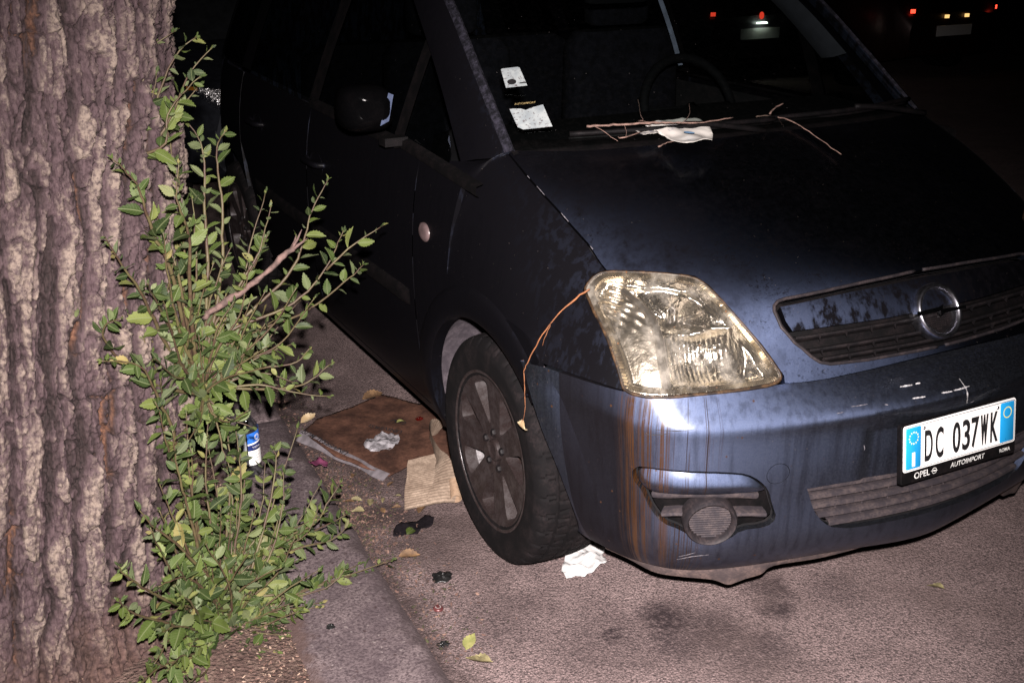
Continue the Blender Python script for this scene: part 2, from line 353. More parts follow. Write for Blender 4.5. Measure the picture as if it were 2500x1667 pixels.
# traced outlines and stems, in surface (row, col) or metres
DATA = {"headlight":[[2.6443,4.874],[2.7858,4.6507],[2.9179,4.3366],[2.9391,4.0923],[2.8093,3.6444],[2.6957,3.2671],[2.5765,2.9161],[2.3908,2.8276],[2.1489,2.7978],[1.8675,2.7288],[1.5422,2.6031],[1.179,2.4422],[0.7467,2.3143],[0.215,2.2077],[-0.0311,2.3366],[-0.0667,2.7643],[-0.0774,3.1854],[-0.0818,4.1703],[-0.0841,4.8819],[-0.0226,5.2967],[0.3313,5.3021],[0.6729,5.3059],[1.1221,5.3312],[1.4859,5.3487],[1.7726,5.3367],[2.0646,5.2734]],"hl_bar":[[2.578,4.2543],[2.6245,4.0702],[0.1889,4.2648],[0.1777,4.5234]],"hl_high":[2.0635,3.7376],"hl_low":[1.074,3.5151],"hl_ledge":[[1.5914,4.522],[1.6299,2.7001]],"grille":[[1.9322,2.0454],[2.0011,1.9666],[2.0278,1.8576],[2.0374,1.2776],[2.0623,0.5256],[2.087,-0.061]],"grille_b":[[1.8364,2.0812],[1.5124,2.0663],[1.1644,1.9412],[0.7375,1.7602],[0.4956,1.6594],[0.3658,1.5276],[0.2845,1.0686],[0.2868,0.4392]],"bar_b":[[1.4123,1.9332],[1.3975,1.4491],[1.3687,0.7533],[1.3944,0.4083]],"bar_t":[[1.9048,1.9804],[1.9395,1.3187],[1.952,0.5855],[1.9709,0.1312]],"seam":[[5.0104,3.9861],[4.5349,4.067],[4.173,4.0864],[3.769,4.0496],[3.385,3.9947],[2.999,4.0083]],"fog":[[2.8818,5.4034],[3.0061,5.3208],[3.1194,5.153],[3.1976,4.4647],[3.1974,3.6498],[3.0983,3.0167],[2.9665,2.7747],[2.7074,2.5651],[2.489,2.473],[2.1823,2.4042],[1.7979,2.2907],[1.6396,2.4517],[1.6626,2.93],[1.4745,3.1685],[1.3933,3.5315],[1.4915,3.8716],[1.7181,4.2074],[1.8002,4.6566],[2.0546,4.9415],[2.258,5.0625],[2.4917,5.1823],[2.6486,5.3735]],"brow":[[2.9172,5.3056],[3.0938,5.133],[3.161,4.4648],[3.1571,3.649],[3.0645,3.0331],[2.9377,2.7963],[2.6896,2.5953],[2.5231,2.5131],[2.5574,3.0616],[2.5922,3.824],[2.5539,4.4475],[2.504,4.9419],[2.5842,5.1317],[2.7353,5.2705]],"fogc":[[1.9433,3.5012],[1.9381,4.1031],[1.924,2.9389],[2.5099,3.4858],[1.4075,3.5319],[1.9249,3.5667]],"slat":[[[2.3149,5.0373],[2.4936,3.9809],[2.4334,3.0544],[2.308,2.5337]],[[1.8764,4.7502],[1.9807,4.1249],[1.9268,2.9572],[1.8087,2.3374]]],"lowg":[[2.4267,1.908],[2.4407,1.5394],[2.4459,1.1945],[2.4071,0.7347],[2.4657,0.1969],[2.4083,1.9131],[1.9344,1.7943],[1.7456,1.7318],[1.5868,1.6538],[1.4665,1.5795],[1.3824,1.5087],[1.291,1.3222],[1.2615,1.1413],[1.2507,0.8044],[1.2443,0.3449]],"plate_rec":[[2.4459,1.1945],[3.1142,1.243],[3.6879,1.2738],[3.8096,1.2529],[3.8112,1.037],[3.8316,0.8259]],"cap":[2.9386,2.3726],"scuff":[[[5.4699,0.7446],[5.4564,0.6599],[5.4531,0.5782]],[[5.4618,0.528],[5.4556,0.4636]],[[5.0941,0.7067],[5.0768,0.6168],[5.0644,0.537]],[[5.0638,0.3027],[5.0426,0.2237],[5.0298,0.1471]],[[5.0485,0.1177],[5.0375,0.0093],[5.0604,-0.1402]],[[5.3438,-0.0884],[5.2378,-0.0791],[5.1034,-0.0712],[4.9492,-0.0648]],[[5.0113,-0.0632],[4.5768,-0.0494],[3.9598,-0.112]],[[5.1783,1.4593],[5.1734,1.3607],[5.1785,1.2601]],[[3.3505,1.2778],[3.2789,1.2661],[3.22,1.2642]],[[5.0744,1.0737],[5.0333,1.0404]],[[3.9504,-0.1688],[3.9691,-0.2294]],[[5.0031,1.668],[5.023,1.578]],[[4.6007,4.7655],[4.6348,4.6355],[4.7186,4.3365],[4.85,3.9941]],[[4.1192,4.9666],[4.2084,4.7539],[4.4756,4.4669]],[[0.8779,4.2749],[1.0446,3.9376],[1.107,3.5766]],[[1.0023,4.2387],[1.1805,3.8627]]],"shield":[[-0.6997,-0.3955,0.192],[-0.6747,-0.4602,0.191],[-0.6416,-0.5228,0.179],[-0.598,-0.5699,0.18],[-0.5468,-0.5971,0.174],[-0.5215,-0.6069,0.167],[-0.4933,-0.6168,0.153],[-0.4729,-0.6234,0.157],[-0.4506,-0.6299,0.164],[-0.4123,-0.6396,0.171],[-0.3804,-0.6466,0.189],[-0.2612,-0.67,0.188],[-0.1489,-0.6936,0.199],[-0.0699,-0.7091,0.211]],"flare":[[-0.862,-0.258,0.672],[-0.858,-0.27,0.65],[-0.853,-0.3,0.585],[-0.838,-0.325,0.51],[-0.815,-0.35,0.43],[-0.786,-0.372,0.33],[-0.76,-0.365,0.26],[-0.738,-0.325,0.217]],"upper":[[[-1.535,0.08,0.6],[-1.55,0.063,0.758],[-1.558,0.049,0.885],[-1.555,0.026,1.079],[-1.562,0.014,1.179],[-1.559,0.0,1.288]],[[-1.556,0.06,0.93],[-1.582,0.015,1.092],[-1.612,-0.014,1.184],[-1.574,-0.034,1.235],[-1.545,-0.053,1.285],[-1.511,-0.077,1.353],[-1.463,-0.1,1.399]],[[-1.6,0.0,1.167],[-1.603,-0.011,1.23],[-1.588,-0.021,1.289],[-1.56,-0.034,1.356],[-1.53,-0.044,1.401],[-1.503,-0.05,1.418]],[[-1.525,0.08,0.659],[-1.49,0.094,0.874],[-1.473,0.103,1.002],[-1.464,0.11,1.113],[-1.464,0.114,1.178],[-1.495,0.12,1.249]],[[-1.545,0.05,0.622],[-1.62,-0.045,0.774],[-1.671,-0.14,0.917],[-1.709,-0.216,1.023],[-1.742,-0.28,1.105]],[[-1.552,0.05,0.644],[-1.597,-0.07,0.935],[-1.631,-0.118,1.035],[-1.651,-0.158,1.115],[-1.67,-0.188,1.172],[-1.706,-0.22,1.22]],[[-1.536,0.1,0.622],[-1.487,0.127,0.74],[-1.408,0.152,0.83],[-1.366,0.172,0.919],[-1.311,0.2,1.042]],[[-1.524,0.1,0.62],[-1.498,0.1,0.737],[-1.389,0.1,0.885],[-1.358,0.1,0.935],[-1.324,0.1,1.022]],[[-1.524,0.1,0.62],[-1.443,0.112,0.735],[-1.305,0.127,0.832],[-1.258,0.134,0.902],[-1.222,0.142,0.985],[-1.175,0.15,1.064]],[[-1.526,0.1,0.61],[-1.476,0.088,0.726],[-1.314,0.071,0.782],[-1.219,0.06,0.86],[-1.172,0.05,0.95]],[[-1.222,0.05,0.863],[-1.159,0.035,0.92],[-1.084,0.02,0.964]],[[-1.53,0.08,0.607],[-1.446,0.113,0.701],[-1.278,0.153,0.728],[-1.134,0.189,0.79],[-1.092,0.2,0.816]],[[-1.531,0.08,0.599],[-1.417,0.048,0.612],[-1.348,0.028,0.593],[-1.247,0.0,0.569]],[[-1.472,0.08,0.601],[-1.337,0.09,0.568],[-1.267,0.095,0.577],[-1.206,0.1,0.611]],[[-1.617,0.0,0.409],[-1.639,-0.078,0.579],[-1.675,-0.14,0.701],[-1.708,-0.193,0.797],[-1.784,-0.25,0.843]],[[-1.546,0.05,0.611],[-1.638,-0.027,0.679],[-1.702,-0.095,0.754],[-1.751,-0.172,0.854],[-1.756,-0.214,0.912],[-1.729,-0.25,0.935]],[[-1.527,0.1,0.594],[-1.434,0.05,0.673],[-1.344,0.005,0.723],[-1.273,-0.05,0.84]],[[-1.527,0.1,0.594],[-1.469,0.067,0.673],[-1.429,0.031,0.781],[-1.391,0.0,0.863]],[[-1.527,0.1,0.594],[-1.551,0.069,0.708],[-1.536,0.039,0.816],[-1.496,0.0,0.937]],[[-1.527,0.1,0.594],[-1.584,0.044,0.703],[-1.619,-0.012,0.817],[-1.601,-0.1,0.978]],[[-1.527,0.1,0.594],[-1.41,0.077,0.638],[-1.313,0.06,0.647],[-1.272,0.05,0.685]],[[-1.527,0.1,0.594],[-1.459,0.124,0.63],[-1.368,0.152,0.658],[-1.236,0.2,0.751]],[[-1.538,0.06,0.611],[-1.55,0.024,0.803],[-1.556,-0.013,0.986],[-1.554,-0.05,1.154]],[[-1.535,0.08,0.603],[-1.517,0.067,0.764],[-1.49,0.059,0.862],[-1.445,0.05,0.955]],[[-1.54,0.05,0.615],[-1.589,-0.021,0.785],[-1.612,-0.081,0.92],[-1.625,-0.15,1.063]],[[-1.535,0.08,0.603],[-1.487,0.053,0.713],[-1.428,0.028,0.801],[-1.405,0.0,0.924]],[[-1.54,0.05,0.615],[-1.588,-0.019,0.706],[-1.61,-0.09,0.802],[-1.641,-0.2,0.94]],[[-1.535,0.08,0.603],[-1.465,0.043,0.671],[-1.382,-0.006,0.764],[-1.329,-0.05,0.868]],[[-1.535,0.08,0.6],[-1.5,0.032,0.64],[-1.454,-0.026,0.673],[-1.396,-0.1,0.698]],[[-1.54,0.05,0.612],[-1.584,-0.03,0.679],[-1.629,-0.101,0.724],[-1.673,-0.2,0.804]],[[-1.535,0.06,0.605],[-1.532,0.005,0.574],[-1.506,-0.041,0.565],[-1.469,-0.1,0.612]],[[-1.537,0.05,0.61],[-1.566,-0.027,0.584],[-1.601,-0.096,0.569],[-1.639,-0.15,0.57]],[[-1.537,0.05,0.61],[-1.529,-0.014,0.549],[-1.535,-0.06,0.507],[-1.529,-0.1,0.472]]],"lower":[[[-1.586,-0.05,0.004],[-1.585,-0.124,0.187],[-1.664,-0.21,0.373],[-1.715,-0.26,0.466],[-1.749,-0.3,0.542]],[[-1.599,-0.08,0.016],[-1.661,-0.175,0.174],[-1.737,-0.269,0.299],[-1.796,-0.352,0.402],[-1.822,-0.4,0.468]],[[-1.608,-0.15,-0.006],[-1.638,-0.183,0.004],[-1.73,-0.278,0.122],[-1.788,-0.35,0.217]],[[-1.58,-0.05,0.014],[-1.54,-0.012,0.14],[-1.428,0.031,0.236],[-1.304,0.1,0.448]],[[-1.535,-0.05,0.082],[-1.448,-0.004,0.234],[-1.391,0.038,0.385],[-1.388,0.05,0.434]],[[-1.557,-0.05,0.066],[-1.469,0.003,0.174],[-1.309,0.055,0.185],[-1.25,0.081,0.228],[-1.211,0.1,0.268]],[[-1.557,-0.05,0.066],[-1.506,-0.023,0.149],[-1.352,0.016,0.16],[-1.277,0.033,0.149],[-1.211,0.05,0.168]],[[-1.561,-0.05,0.02],[-1.473,-0.05,0.09],[-1.358,-0.05,0.048],[-1.292,-0.05,0.08],[-1.263,-0.05,0.111]],[[-1.475,-0.05,0.069],[-1.353,-0.033,0.037],[-1.234,-0.017,0.005],[-1.105,0.0,-0.063]],[[-1.579,-0.08,0.009],[-1.543,-0.083,0.037],[-1.432,-0.093,-0.066],[-1.339,-0.1,-0.105]],[[-1.579,-0.03,-0.01],[-1.603,-0.055,0.198],[-1.609,-0.077,0.375],[-1.605,-0.1,0.541]],[[-1.579,-0.03,-0.01],[-1.566,-0.003,0.158],[-1.535,0.022,0.307],[-1.531,0.05,0.481]],[[-1.574,-0.03,-0.012],[-1.53,0.02,0.158],[-1.464,0.066,0.301],[-1.455,0.1,0.42]],[[-1.574,-0.03,-0.012],[-1.503,-0.019,0.124],[-1.433,-0.011,0.193],[-1.377,0.0,0.333]],[[-1.578,-0.05,0.002],[-1.645,-0.145,0.174],[-1.701,-0.238,0.329],[-1.743,-0.35,0.508]],[[-1.581,-0.06,-0.003],[-1.506,-0.091,0.074],[-1.429,-0.121,0.138],[-1.352,-0.15,0.188]],[[-1.584,-0.08,0.011],[-1.536,-0.112,0.027],[-1.466,-0.164,0.082],[-1.414,-0.2,0.111]],[[-1.588,-0.1,0.019],[-1.67,-0.195,0.124],[-1.732,-0.27,0.192],[-1.779,-0.35,0.207]],[[-1.574,-0.03,-0.012],[-1.469,0.025,0.137],[-1.348,0.063,0.19],[-1.254,0.1,0.279]],[[-1.579,-0.03,-0.01],[-1.628,-0.11,0.257],[-1.66,-0.147,0.372],[-1.689,-0.2,0.526]],[[-1.578,-0.05,0.002],[-1.554,-0.112,0.148],[-1.493,-0.168,0.228],[-1.452,-0.2,0.256]],[[-1.578,-0.05,0.002],[-1.609,-0.152,0.177],[-1.669,-0.237,0.298],[-1.698,-0.3,0.392]],[[-1.579,-0.03,-0.01],[-1.569,-0.005,0.183],[-1.566,0.023,0.392],[-1.535,0.05,0.583]],[[-1.584,-0.03,-0.009],[-1.598,-0.056,0.253],[-1.612,-0.081,0.483],[-1.608,-0.1,0.641]],[[-1.574,-0.03,-0.012],[-1.537,0.019,0.195],[-1.497,0.065,0.389],[-1.489,0.1,0.538]],[[-1.574,-0.03,-0.012],[-1.521,0.002,0.199],[-1.478,0.028,0.368],[-1.474,0.05,0.511]],[[-1.583,-0.05,0.003],[-1.624,-0.119,0.316],[-1.65,-0.165,0.5],[-1.659,-0.2,0.635]],[[-1.574,-0.03,-0.012],[-1.493,0.019,0.124],[-1.429,0.062,0.248],[-1.397,0.1,0.372]],[[-1.579,-0.05,-0.004],[-1.508,-0.068,0.096],[-1.436,-0.084,0.164],[-1.382,-0.1,0.26]],[[-1.588,-0.08,0.018],[-1.633,-0.171,0.163],[-1.684,-0.236,0.239],[-1.737,-0.3,0.274]],[[-1.588,-0.1,0.025],[-1.583,-0.138,0.013],[-1.562,-0.203,0.002],[-1.535,-0.25,0.012]],[[-1.593,-0.1,0.021],[-1.661,-0.21,0.152],[-1.714,-0.29,0.229],[-1.752,-0.35,0.264]],[[-1.598,-0.12,0.023],[-1.658,-0.209,0.096],[-1.715,-0.3,0.163],[-1.764,-0.4,0.204]],[[-1.598,-0.12,0.018],[-1.634,-0.206,0.052],[-1.677,-0.298,0.101],[-1.726,-0.4,0.171]],[[-1.589,-0.1,0.014],[-1.542,-0.135,0.032],[-1.5,-0.167,0.038],[-1.458,-0.2,0.062]],[[-1.584,-0.08,0.011],[-1.54,-0.101,0.057],[-1.484,-0.125,0.087],[-1.42,-0.15,0.105]],[[-1.589,-0.08,0.013],[-1.637,-0.183,0.15],[-1.673,-0.292,0.29],[-1.704,-0.35,0.353]],[[-1.593,-0.12,0.022],[-1.571,-0.163,0.002],[-1.541,-0.198,0.008],[-1.494,-0.25,0.038]],[[-1.583,-0.05,0.003],[-1.592,-0.103,0.132],[-1.566,-0.147,0.216],[-1.532,-0.2,0.311]]],"deadtwig":[[-1.518,0.05,0.795],[-1.495,0.044,0.815],[-1.404,0.023,0.869],[-1.337,0.006,0.922],[-1.312,0.0,0.943]]}

# ================================================================== materials of the place
def mat_asphalt():
    t = NT('asphalt'); v = t.co()
    big = t.noise(v, 1.3, 5, .6); mid = t.noise(v, 7, 5, .65); fine = t.noise(v, 210, 4, .75); pit = t.vor(v, 150)
    c = t.mix(t.mapr(mid, .3, .72), (.165, .118, .116), (.320, .236, .229))
    c = t.mix(t.mapr(fine, .26, .56), (.075, .057, .057), c)
    cellc = t.vor(v, 250, 'Color'); cr_ = t.xyz(cellc)[0]; c = t.mix(t.mapr(cr_, .0, 1.0, .0, .55, False), c, (.36, .262, .256)); c = t.mix(t.mapr(t.xyz(cellc)[1], .84, .90, 0, .7), c, (.035, .026, .028)); c = t.mix(t.mapr(t.vor(v, 250, 'Distance', 'F1'), .45, .65, 0, .55), c, (.05, .038, .039))
    pits = t.math('MULTIPLY', t.mapr(t.noise(v, 95, 3, .6), .55, .66), .8); c = t.mix(pits, c, (.045, .033, .035))
    hole = t.math('MULTIPLY', t.mapr(t.vor(v, 48), .17, .08), t.mapr(t.n('TexWhiteNoise', {'Vector': t.vor(v, 48, 'Position')}).outputs[0], .72, .75)); c = t.mix(hole, c, (.02, .015, .016))
    grit = t.noise(v, 420, 2, .6); c = t.mix(t.mapr(grit, .56, .70, 0, .55), c, (.36, .31, .28))
    # oil spots below the bumper and grime along the gutter
    w = t.n('VectorMath', {0: t.n('TexNoise', {'Vector': v, 'Scale': 7.0, 'Detail': 5.0, 'Roughness': .7}).outputs['Color'], 1: (.16, .16, 0), 2: v}, operation='MULTIPLY_ADD').outputs[0]
    acc = None
    for (x, y, r, k) in ((-.575, -.485, .12, 1.0), (-.711, -.482, .055, 1.0), (-.50, -.585, .15, .85), (-.60, -.57, .16, .75), (-.29, -.57, .085, .9), (-.25, -.49, .09, .85), (-.75, -.50, .22, .45), (-.46, -.70, .18, .7), (-.1, -.58, .11, .45), (-.93, -.3, .2, .4)):
        d = t.n('VectorMath', {0: w, 1: (x+.08, y+.08, 0)}, operation='DISTANCE').outputs['Value']
        m = t.mapr(d, r, r*.15, 0, k); acc = m if acc is None else t.math('MAXIMUM', acc, m)
    mott = t.mapr(t.noise(v, 60, 4, .75), .32, .56, .35, 1.0)
    c = t.mix(t.math('MULTIPLY', acc, mott), c, (.020, .013, .016))
    c = t.mix(t.mapr(big, .42, .70, 0, .6), c, (.12, .086, .080))
    X = t.xyz(v)
    gut = t.math('MULTIPLY', t.mapr(X[0], -.45, -1.05), t.mapr(t.noise(v, 5, 5, .6), .28, .62))
    dk_ = t.math('SUBTRACT', t.math('ADD', X[0], 1.154), t.math('MULTIPLY', X[1], .046)); gut2 = t.math('MULTIPLY', t.mapr(t.math('ADD', dk_, t.math('MULTIPLY', t.math('SUBTRACT', t.noise(v, 11, 5, .7), .5), .22)), .13, .0), t.mapr(t.noise(v, 40, 4, .7), .25, .55, .4, .95))
    gut = t.math('MULTIPLY', gut, t.mapr(X[1], -.30, .45, .15, 1.0))
    gut = t.math('MAXIMUM', gut, gut2)
    c = t.mix(gut, c, (.042, .028, .027))
    nm = t.bump(t.math('ADD', t.math('MULTIPLY', fine, .7), t.math('MULTIPLY', pit, .5)), 1.0, .006)
    return t.done(t.pbr(c, .9, 0, nm, Specular_IOR_Level=.25))
def mat_kerb():
    t = NT('kerb_basalt'); v = t.co(); a = t.noise(v, 9, 6, .65); f = t.noise(v, 130, 4, .7)
    c = t.mix(t.mapr(a, .3, .7), (.080, .060, .065), (.165, .130, .132))
    c = t.mix(t.mapr(f, .34, .62), (.045, .032, .036), c)
    sp = t.vor(v, 26); c = t.mix(t.mapr(sp, .16, .05, 0, .75), c, (.035, .020, .020))
    c = t.mix(t.mapr(t.noise(v, 60, 3, .6), .63, .72, 0, .5), c, (.28, .24, .23))
    Xk = t.xyz(v); edge = t.mapr(t.math('ADD', Xk[0], t.math('MULTIPLY', t.math('SUBTRACT', t.noise(v, 14, 5, .7), .5), .16)), -.055, .0); c = t.mix(t.math('MULTIPLY', edge, .8), c, (.040, .028, .029))
    sd = t.mapr(t.math('ADD', Xk[0], t.math('MULTIPLY', t.math('SUBTRACT', t.noise(v, 10, 5, .7), .5), .20)), -.23, -.285); c = t.mix(t.math('MULTIPLY', sd, .8), c, (.070, .043, .037))
    return t.done(t.pbr(c, .88, 0, t.bump(t.math('ADD', f, t.math('MULTIPLY', a, 1.5)), .6, .006), Specular_IOR_Level=.3))
def mat_soil():
    t = NT('soil_litter'); v = t.co(); a = t.noise(v, 14, 6, .7); f = t.vor(v, 95, 'Color'); g = t.noise(v, 160, 3, .7)
    c = t.mix(t.mapr(a, .3, .7), (.050, .030, .026), (.115, .074, .062))
    c = t.mix(.35, c, t.ramp(f, [(0, (.04, .024, .021)), (.5, (.10, .066, .055)), (1, (.22, .165, .13))]))
    return t.done(t.pbr(c, .95, 0, t.bump(t.math('ADD', t.vor(v, 95), g), .9, .01), Specular_IOR_Level=.2))
M_ASPH, M_KERB, M_SOIL = mat_asphalt(), mat_kerb(), mat_soil()
M_PAVE = plain('pavement_stone', (.16, .14, .14), .9, 0, .3, 12, .4)

# ================================================================== ground
def sheet(name, x0, x1, y0, y1, z, mat, n=1, m=1, fz=None):
    xs = np.linspace(x0, x1, n+1); ys = np.linspace(y0, y1, m+1)
    P = [[(x, y, z+(fz(x, y) if fz else 0)) for y in ys] for x in xs]
    g = MB().grid(P); return g.build(name, mat)
tag(sheet('road', -300, 300, -300, 500, 0.0, M_ASPH), kind='structure')
KS = 0.046                                   # the kerb runs a little askew to the car
kerbx = lambda y: -1.154+KS*y
kerb = tag(empty('kerb'), kind='structure')
kang = -math.atan(KS)
ysj = [-3.2, -2.05, -1.0, 0.005, 1.06, 2.1, 3.2, 4.2, 5.3, 6.4, 7.5, 8.6, 9.7, 10.8]
for i in range(len(ysj)-1):
    y0, y1 = ysj[i]+.007, ysj[i+1]-.007; L = y1-y0; Wd = .285
    nx, ny = 14, 40
    P = []
    for a in range(nx+1):
        u = a/nx; row = []
        for b in range(ny+1):
            w_ = b/ny
            e = min(u, 1-u)*Wd; e2 = min(w_, 1-w_)*L; e = min(e, e2)
            z = .06-.010*math.exp(-(e/.007)**1.2)
            x_, y_ = -Wd*(1-u), y0+L*w_
            nn = noise.fractal(Vector((x_*5+i*3, y_*5, 0)), 1.0, 2.0, 4)
            z += .0035*nn-.006*max(0, nn-.25)
            if 0 < a < nx: x_ += .002*noise.noise(Vector((x_*20, y_*20, i)))
            if a == nx: x_ += .006*noise.noise(Vector((y_*7, i, 3)))+.003*noise.noise(Vector((y_*30, i, 1)))
            row.append((x_, y_, z))
        P.append(row)
    g = MB().grid(P)
    top = np.array(P)
    ring = np.vstack([top[:, 0], top[-1, 1:], top[-2::-1, -1], top[0, -2:0:-1]]); low = ring.copy(); low[:, 2] = -.06
    k = len(ring); g.add(np.vstack([ring, low]), [(a, (a+1) % k, k+(a+1) % k, k+a) for a in range(k)])
    o = g.build('kerb_stone', M_KERB, kerb)
    o.rotation_euler = (0, 0, kang); o.location = (-1.154, 0, 0)
def soilz(x, y):
    p = Vector((x*3, y*3, 5)); d = math.hypot(x+1.98, y-.17)
    return .018*noise.fractal(p, 1, 2, 3)+.006*noise.noise(Vector((x*40, y*40, 2)))+.05*math.exp(-((d-.5)/.12)**2 if d > .5 else 0)*0.6
xs = np.linspace(0, 1, 90); g = []
for y in np.linspace(-3.2, 4.0, 300):
    x1 = kerbx(y)-.283
    g.append([(-3.0+(x1+3.0)*u, y, .050+soilz(-3.0+(x1+3.0)*u, y)*min(1, (1-u)*8+.1)) for u in xs])
tag(MB().grid(g).build('tree_pit_soil', M_SOIL), kind='structure')
tag(sheet('pavement', -40, -3.0, -30, 60, .055, M_PAVE), kind='structure')

# ================================================================== the car: materials
def mat_paint(name, speck=0.5, drip=0.0, grime=0.3, streak=0.3, film0=0.0, side_dirt=0.0, coat=.45):
    t = NT(name); v = t.co(); X = t.xyz(v)
    base = t.mix(t.mapr(t.noise(v, 900, 2, .5), .35, .65), (.058, .078, .142), (.094, .118, .198))
    # dust film, in vertical runs
    st = t.noise(t.co((55, 55, 3.0)), 1.0, 4, .6); dust = t.noise(v, 16, 5, .65)
    rough = t.mapr(t.noise(v, 60, 4, .6), .3, .7, .28, .36)
    film = t.math('MULTIPLY', t.mapr(st, .42, .72, 0, 1), streak, clamp=True)
    film = t.math('ADD', film, t.math('MULTIPLY', t.mapr(dust, .45, .75), grime), clamp=True)
    if side_dirt:
        # soot and sap dripped by the tree: thick on the tree's side, thinner towards the middle of the bonnet
        wx_ = t.math('ADD', X[0], t.math('MULTIPLY', t.math('SUBTRACT', t.noise(v, 5, 5, .65), .5), .55)); film = t.math('ADD', film, t.mapr(wx_, -.30, -.66, 0, side_dirt), clamp=True)
    film = t.math('ADD', film, film0, clamp=True)
    dots = t.vor(v, 150); dm = t.mapr(t.noise(v, 6, 5, .75), .38, .66); blot = t.noise(v, 130, 4, .75)
    sp = t.math('MULTIPLY', t.math('MAXIMUM', t.mapr(dots, .24, .10), t.mapr(blot, .52, .62)), t.math('MULTIPLY', dm, speck), clamp=True)
    dirt = t.math('MAXIMUM', film, sp, clamp=True)
    fl1 = t.n('BsdfGlossy', {'Color': base, 'Roughness': .675}, distribution='BECKMANN'); fl2 = t.n('BsdfGlossy', {'Color': (.030, .034, .044), 'Roughness': rough}, distribution='GGX')
    flake = t.n('AddShader', {0: fl1.outputs[0], 1: fl2.outputs[0]})
    metal = t.n('MixShader', {0: t.n('Fresnel', {'IOR': 1.4}), 1: flake.outputs[0], 2: t.n('BsdfGlossy', {'Color': (coat, coat, coat), 'Roughness': .2}).outputs[0]})
    if drip:
        dn = t.math('ADD', t.math('MULTIPLY', t.mapr(t.noise(v, 240, 4, .75), .35, .7), .05), .015); metal = t.n('MixShader', {0: dn, 1: metal.outputs[0], 2: t.n('BsdfDiffuse', {'Color': (.18, .20, .25)}).outputs[0]})
    dcol = t.mix(sp, (.0030, .0028, .0038), (.0022, .0016, .0016))
    grimy = t.pbr(dcol, .42, 0, None, Specular_IOR_Level=.12)
    sh = t.n('MixShader', {0: dirt, 1: metal.outputs[0], 2: grimy.outputs[0]}).outputs[0]
    # pale grit and seeds stuck on the paint
    gv = t.vor(v, 95, 'Distance'); gm = t.mapr(gv, .060, .035); pick = t.mapr(t.n('TexWhiteNoise', {'Vector': t.vor(v, 95, 'Position')}).outputs[0], .74, .78)
    gr = t.math('MULTIPLY', t.math('MULTIPLY', gm, pick), .8)
    grit = t.pbr((.22, .18, .165), .9)
    sh = t.n('MixShader', {0: gr, 1: sh, 2: grit.outputs[0]}).outputs[0]
    if drip:
        # brown sap runs from the lamp down over the bumper corner
        wob = t.noise(v, 7, 2, .5); phi = t.math('ARCTAN2', t.math('ADD', X[1], .38), t.math('ADD', X[0], .50)); wv = t.n('CombineXYZ', {0: t.math('ADD', t.math('MULTIPLY', phi, 125), t.math('MULTIPLY', wob, 1.8)), 1: 3.7, 2: t.math('MULTIPLY', X[2], 2.2)}).outputs[0]
        n1 = t.noise(wv, 1.0, 3, .55)
        win = t.math('MULTIPLY', t.mapr(phi, -2.66, -2.56), t.mapr(phi, -2.16, -2.27))
        win2 = t.math('MULTIPLY', t.mapr(phi, -2.36, -2.28), t.mapr(phi, -1.82, -1.95))
        low = t.mapr(X[2], .685, .66)
        len_ = t.mapr(t.math('ADD', X[2], t.math('MULTIPLY', t.math('SUBTRACT', t.noise(t.n('CombineXYZ', {0: t.math('MULTIPLY', phi, 34), 1: 8.0, 2: 0.0}).outputs[0], 1.0, 2, .5), .5), .75)), .04, .28)
        a = t.math('MULTIPLY', t.math('MULTIPLY', t.math('MULTIPLY', t.mapr(n1, .40, .54), len_), t.mapr(t.noise(t.n('CombineXYZ', {0: t.math('MULTIPLY', phi, 17), 1: 1.0, 2: t.math('MULTIPLY', X[2], 1.2)}).outputs[0], 1.0, 2, .5), .34, .60)), t.math('MULTIPLY', win, t.mapr(t.noise(v, 60, 4, .7), .25, .55, .55, .96)))
        b = t.math('MULTIPLY', t.mapr(n1, .57, .63), t.math('MULTIPLY', win2, .85))
        # a sooty wash over the flank of the bumper, ragged towards the corner
        wash = t.math('MULTIPLY', t.mapr(t.math('ADD', phi, t.math('MULTIPLY', t.math('SUBTRACT', t.noise(t.co((40, 40, 6)), 1.0, 4, .65), .5), .35)), -2.36, -2.62), .72)
        sh = t.n('MixShader', {0: wash, 1: sh, 2: t.pbr((.0050, .0040, .0048), .5, 0, None, Specular_IOR_Level=.05).outputs[0]}).outputs[0]
        m = t.math('MULTIPLY', t.math('MAXIMUM', a, b), low, clamp=True)
        dk = t.mix(t.mapr(n1, .5, .7), (.046, .019, .006), (.006, .0034, .0024))
        sap = t.pbr(dk, .30, 0, None, Coat_Weight=.3)
        sh = t.n('MixShader', {0: m, 1: sh, 2: sap.outputs[0]}).outputs[0]
        ds = t.vor(v, 34); dpick = t.mapr(t.n('TexWhiteNoise', {'Vector': t.vor(v, 34, 'Position')}).outputs[0], .55, .6)
        dd = t.math('MULTIPLY', t.math('MULTIPLY', t.mapr(ds, .12, .08), dpick), t.mapr(X[0], -.30, -.55), clamp=True)
        sh = t.n('MixShader', {0: dd, 1: sh, 2: t.pbr((.040, .018, .009), .4).outputs[0]}).outputs[0]
    return t.done(sh)
M_BUMP = mat_paint('paint_bumper', .18, 1.0, .06, .40, .05)
M_HOOD = mat_paint('paint_hood', .9, 0, .25, .18, .0, .62, .5)
M_SIDE = mat_paint('paint_side', .15, 0, .25, .35, .80, .1, .30)
M_BAR = mat_paint('paint_grille_bar', .5, 0, .3, .9, .38)
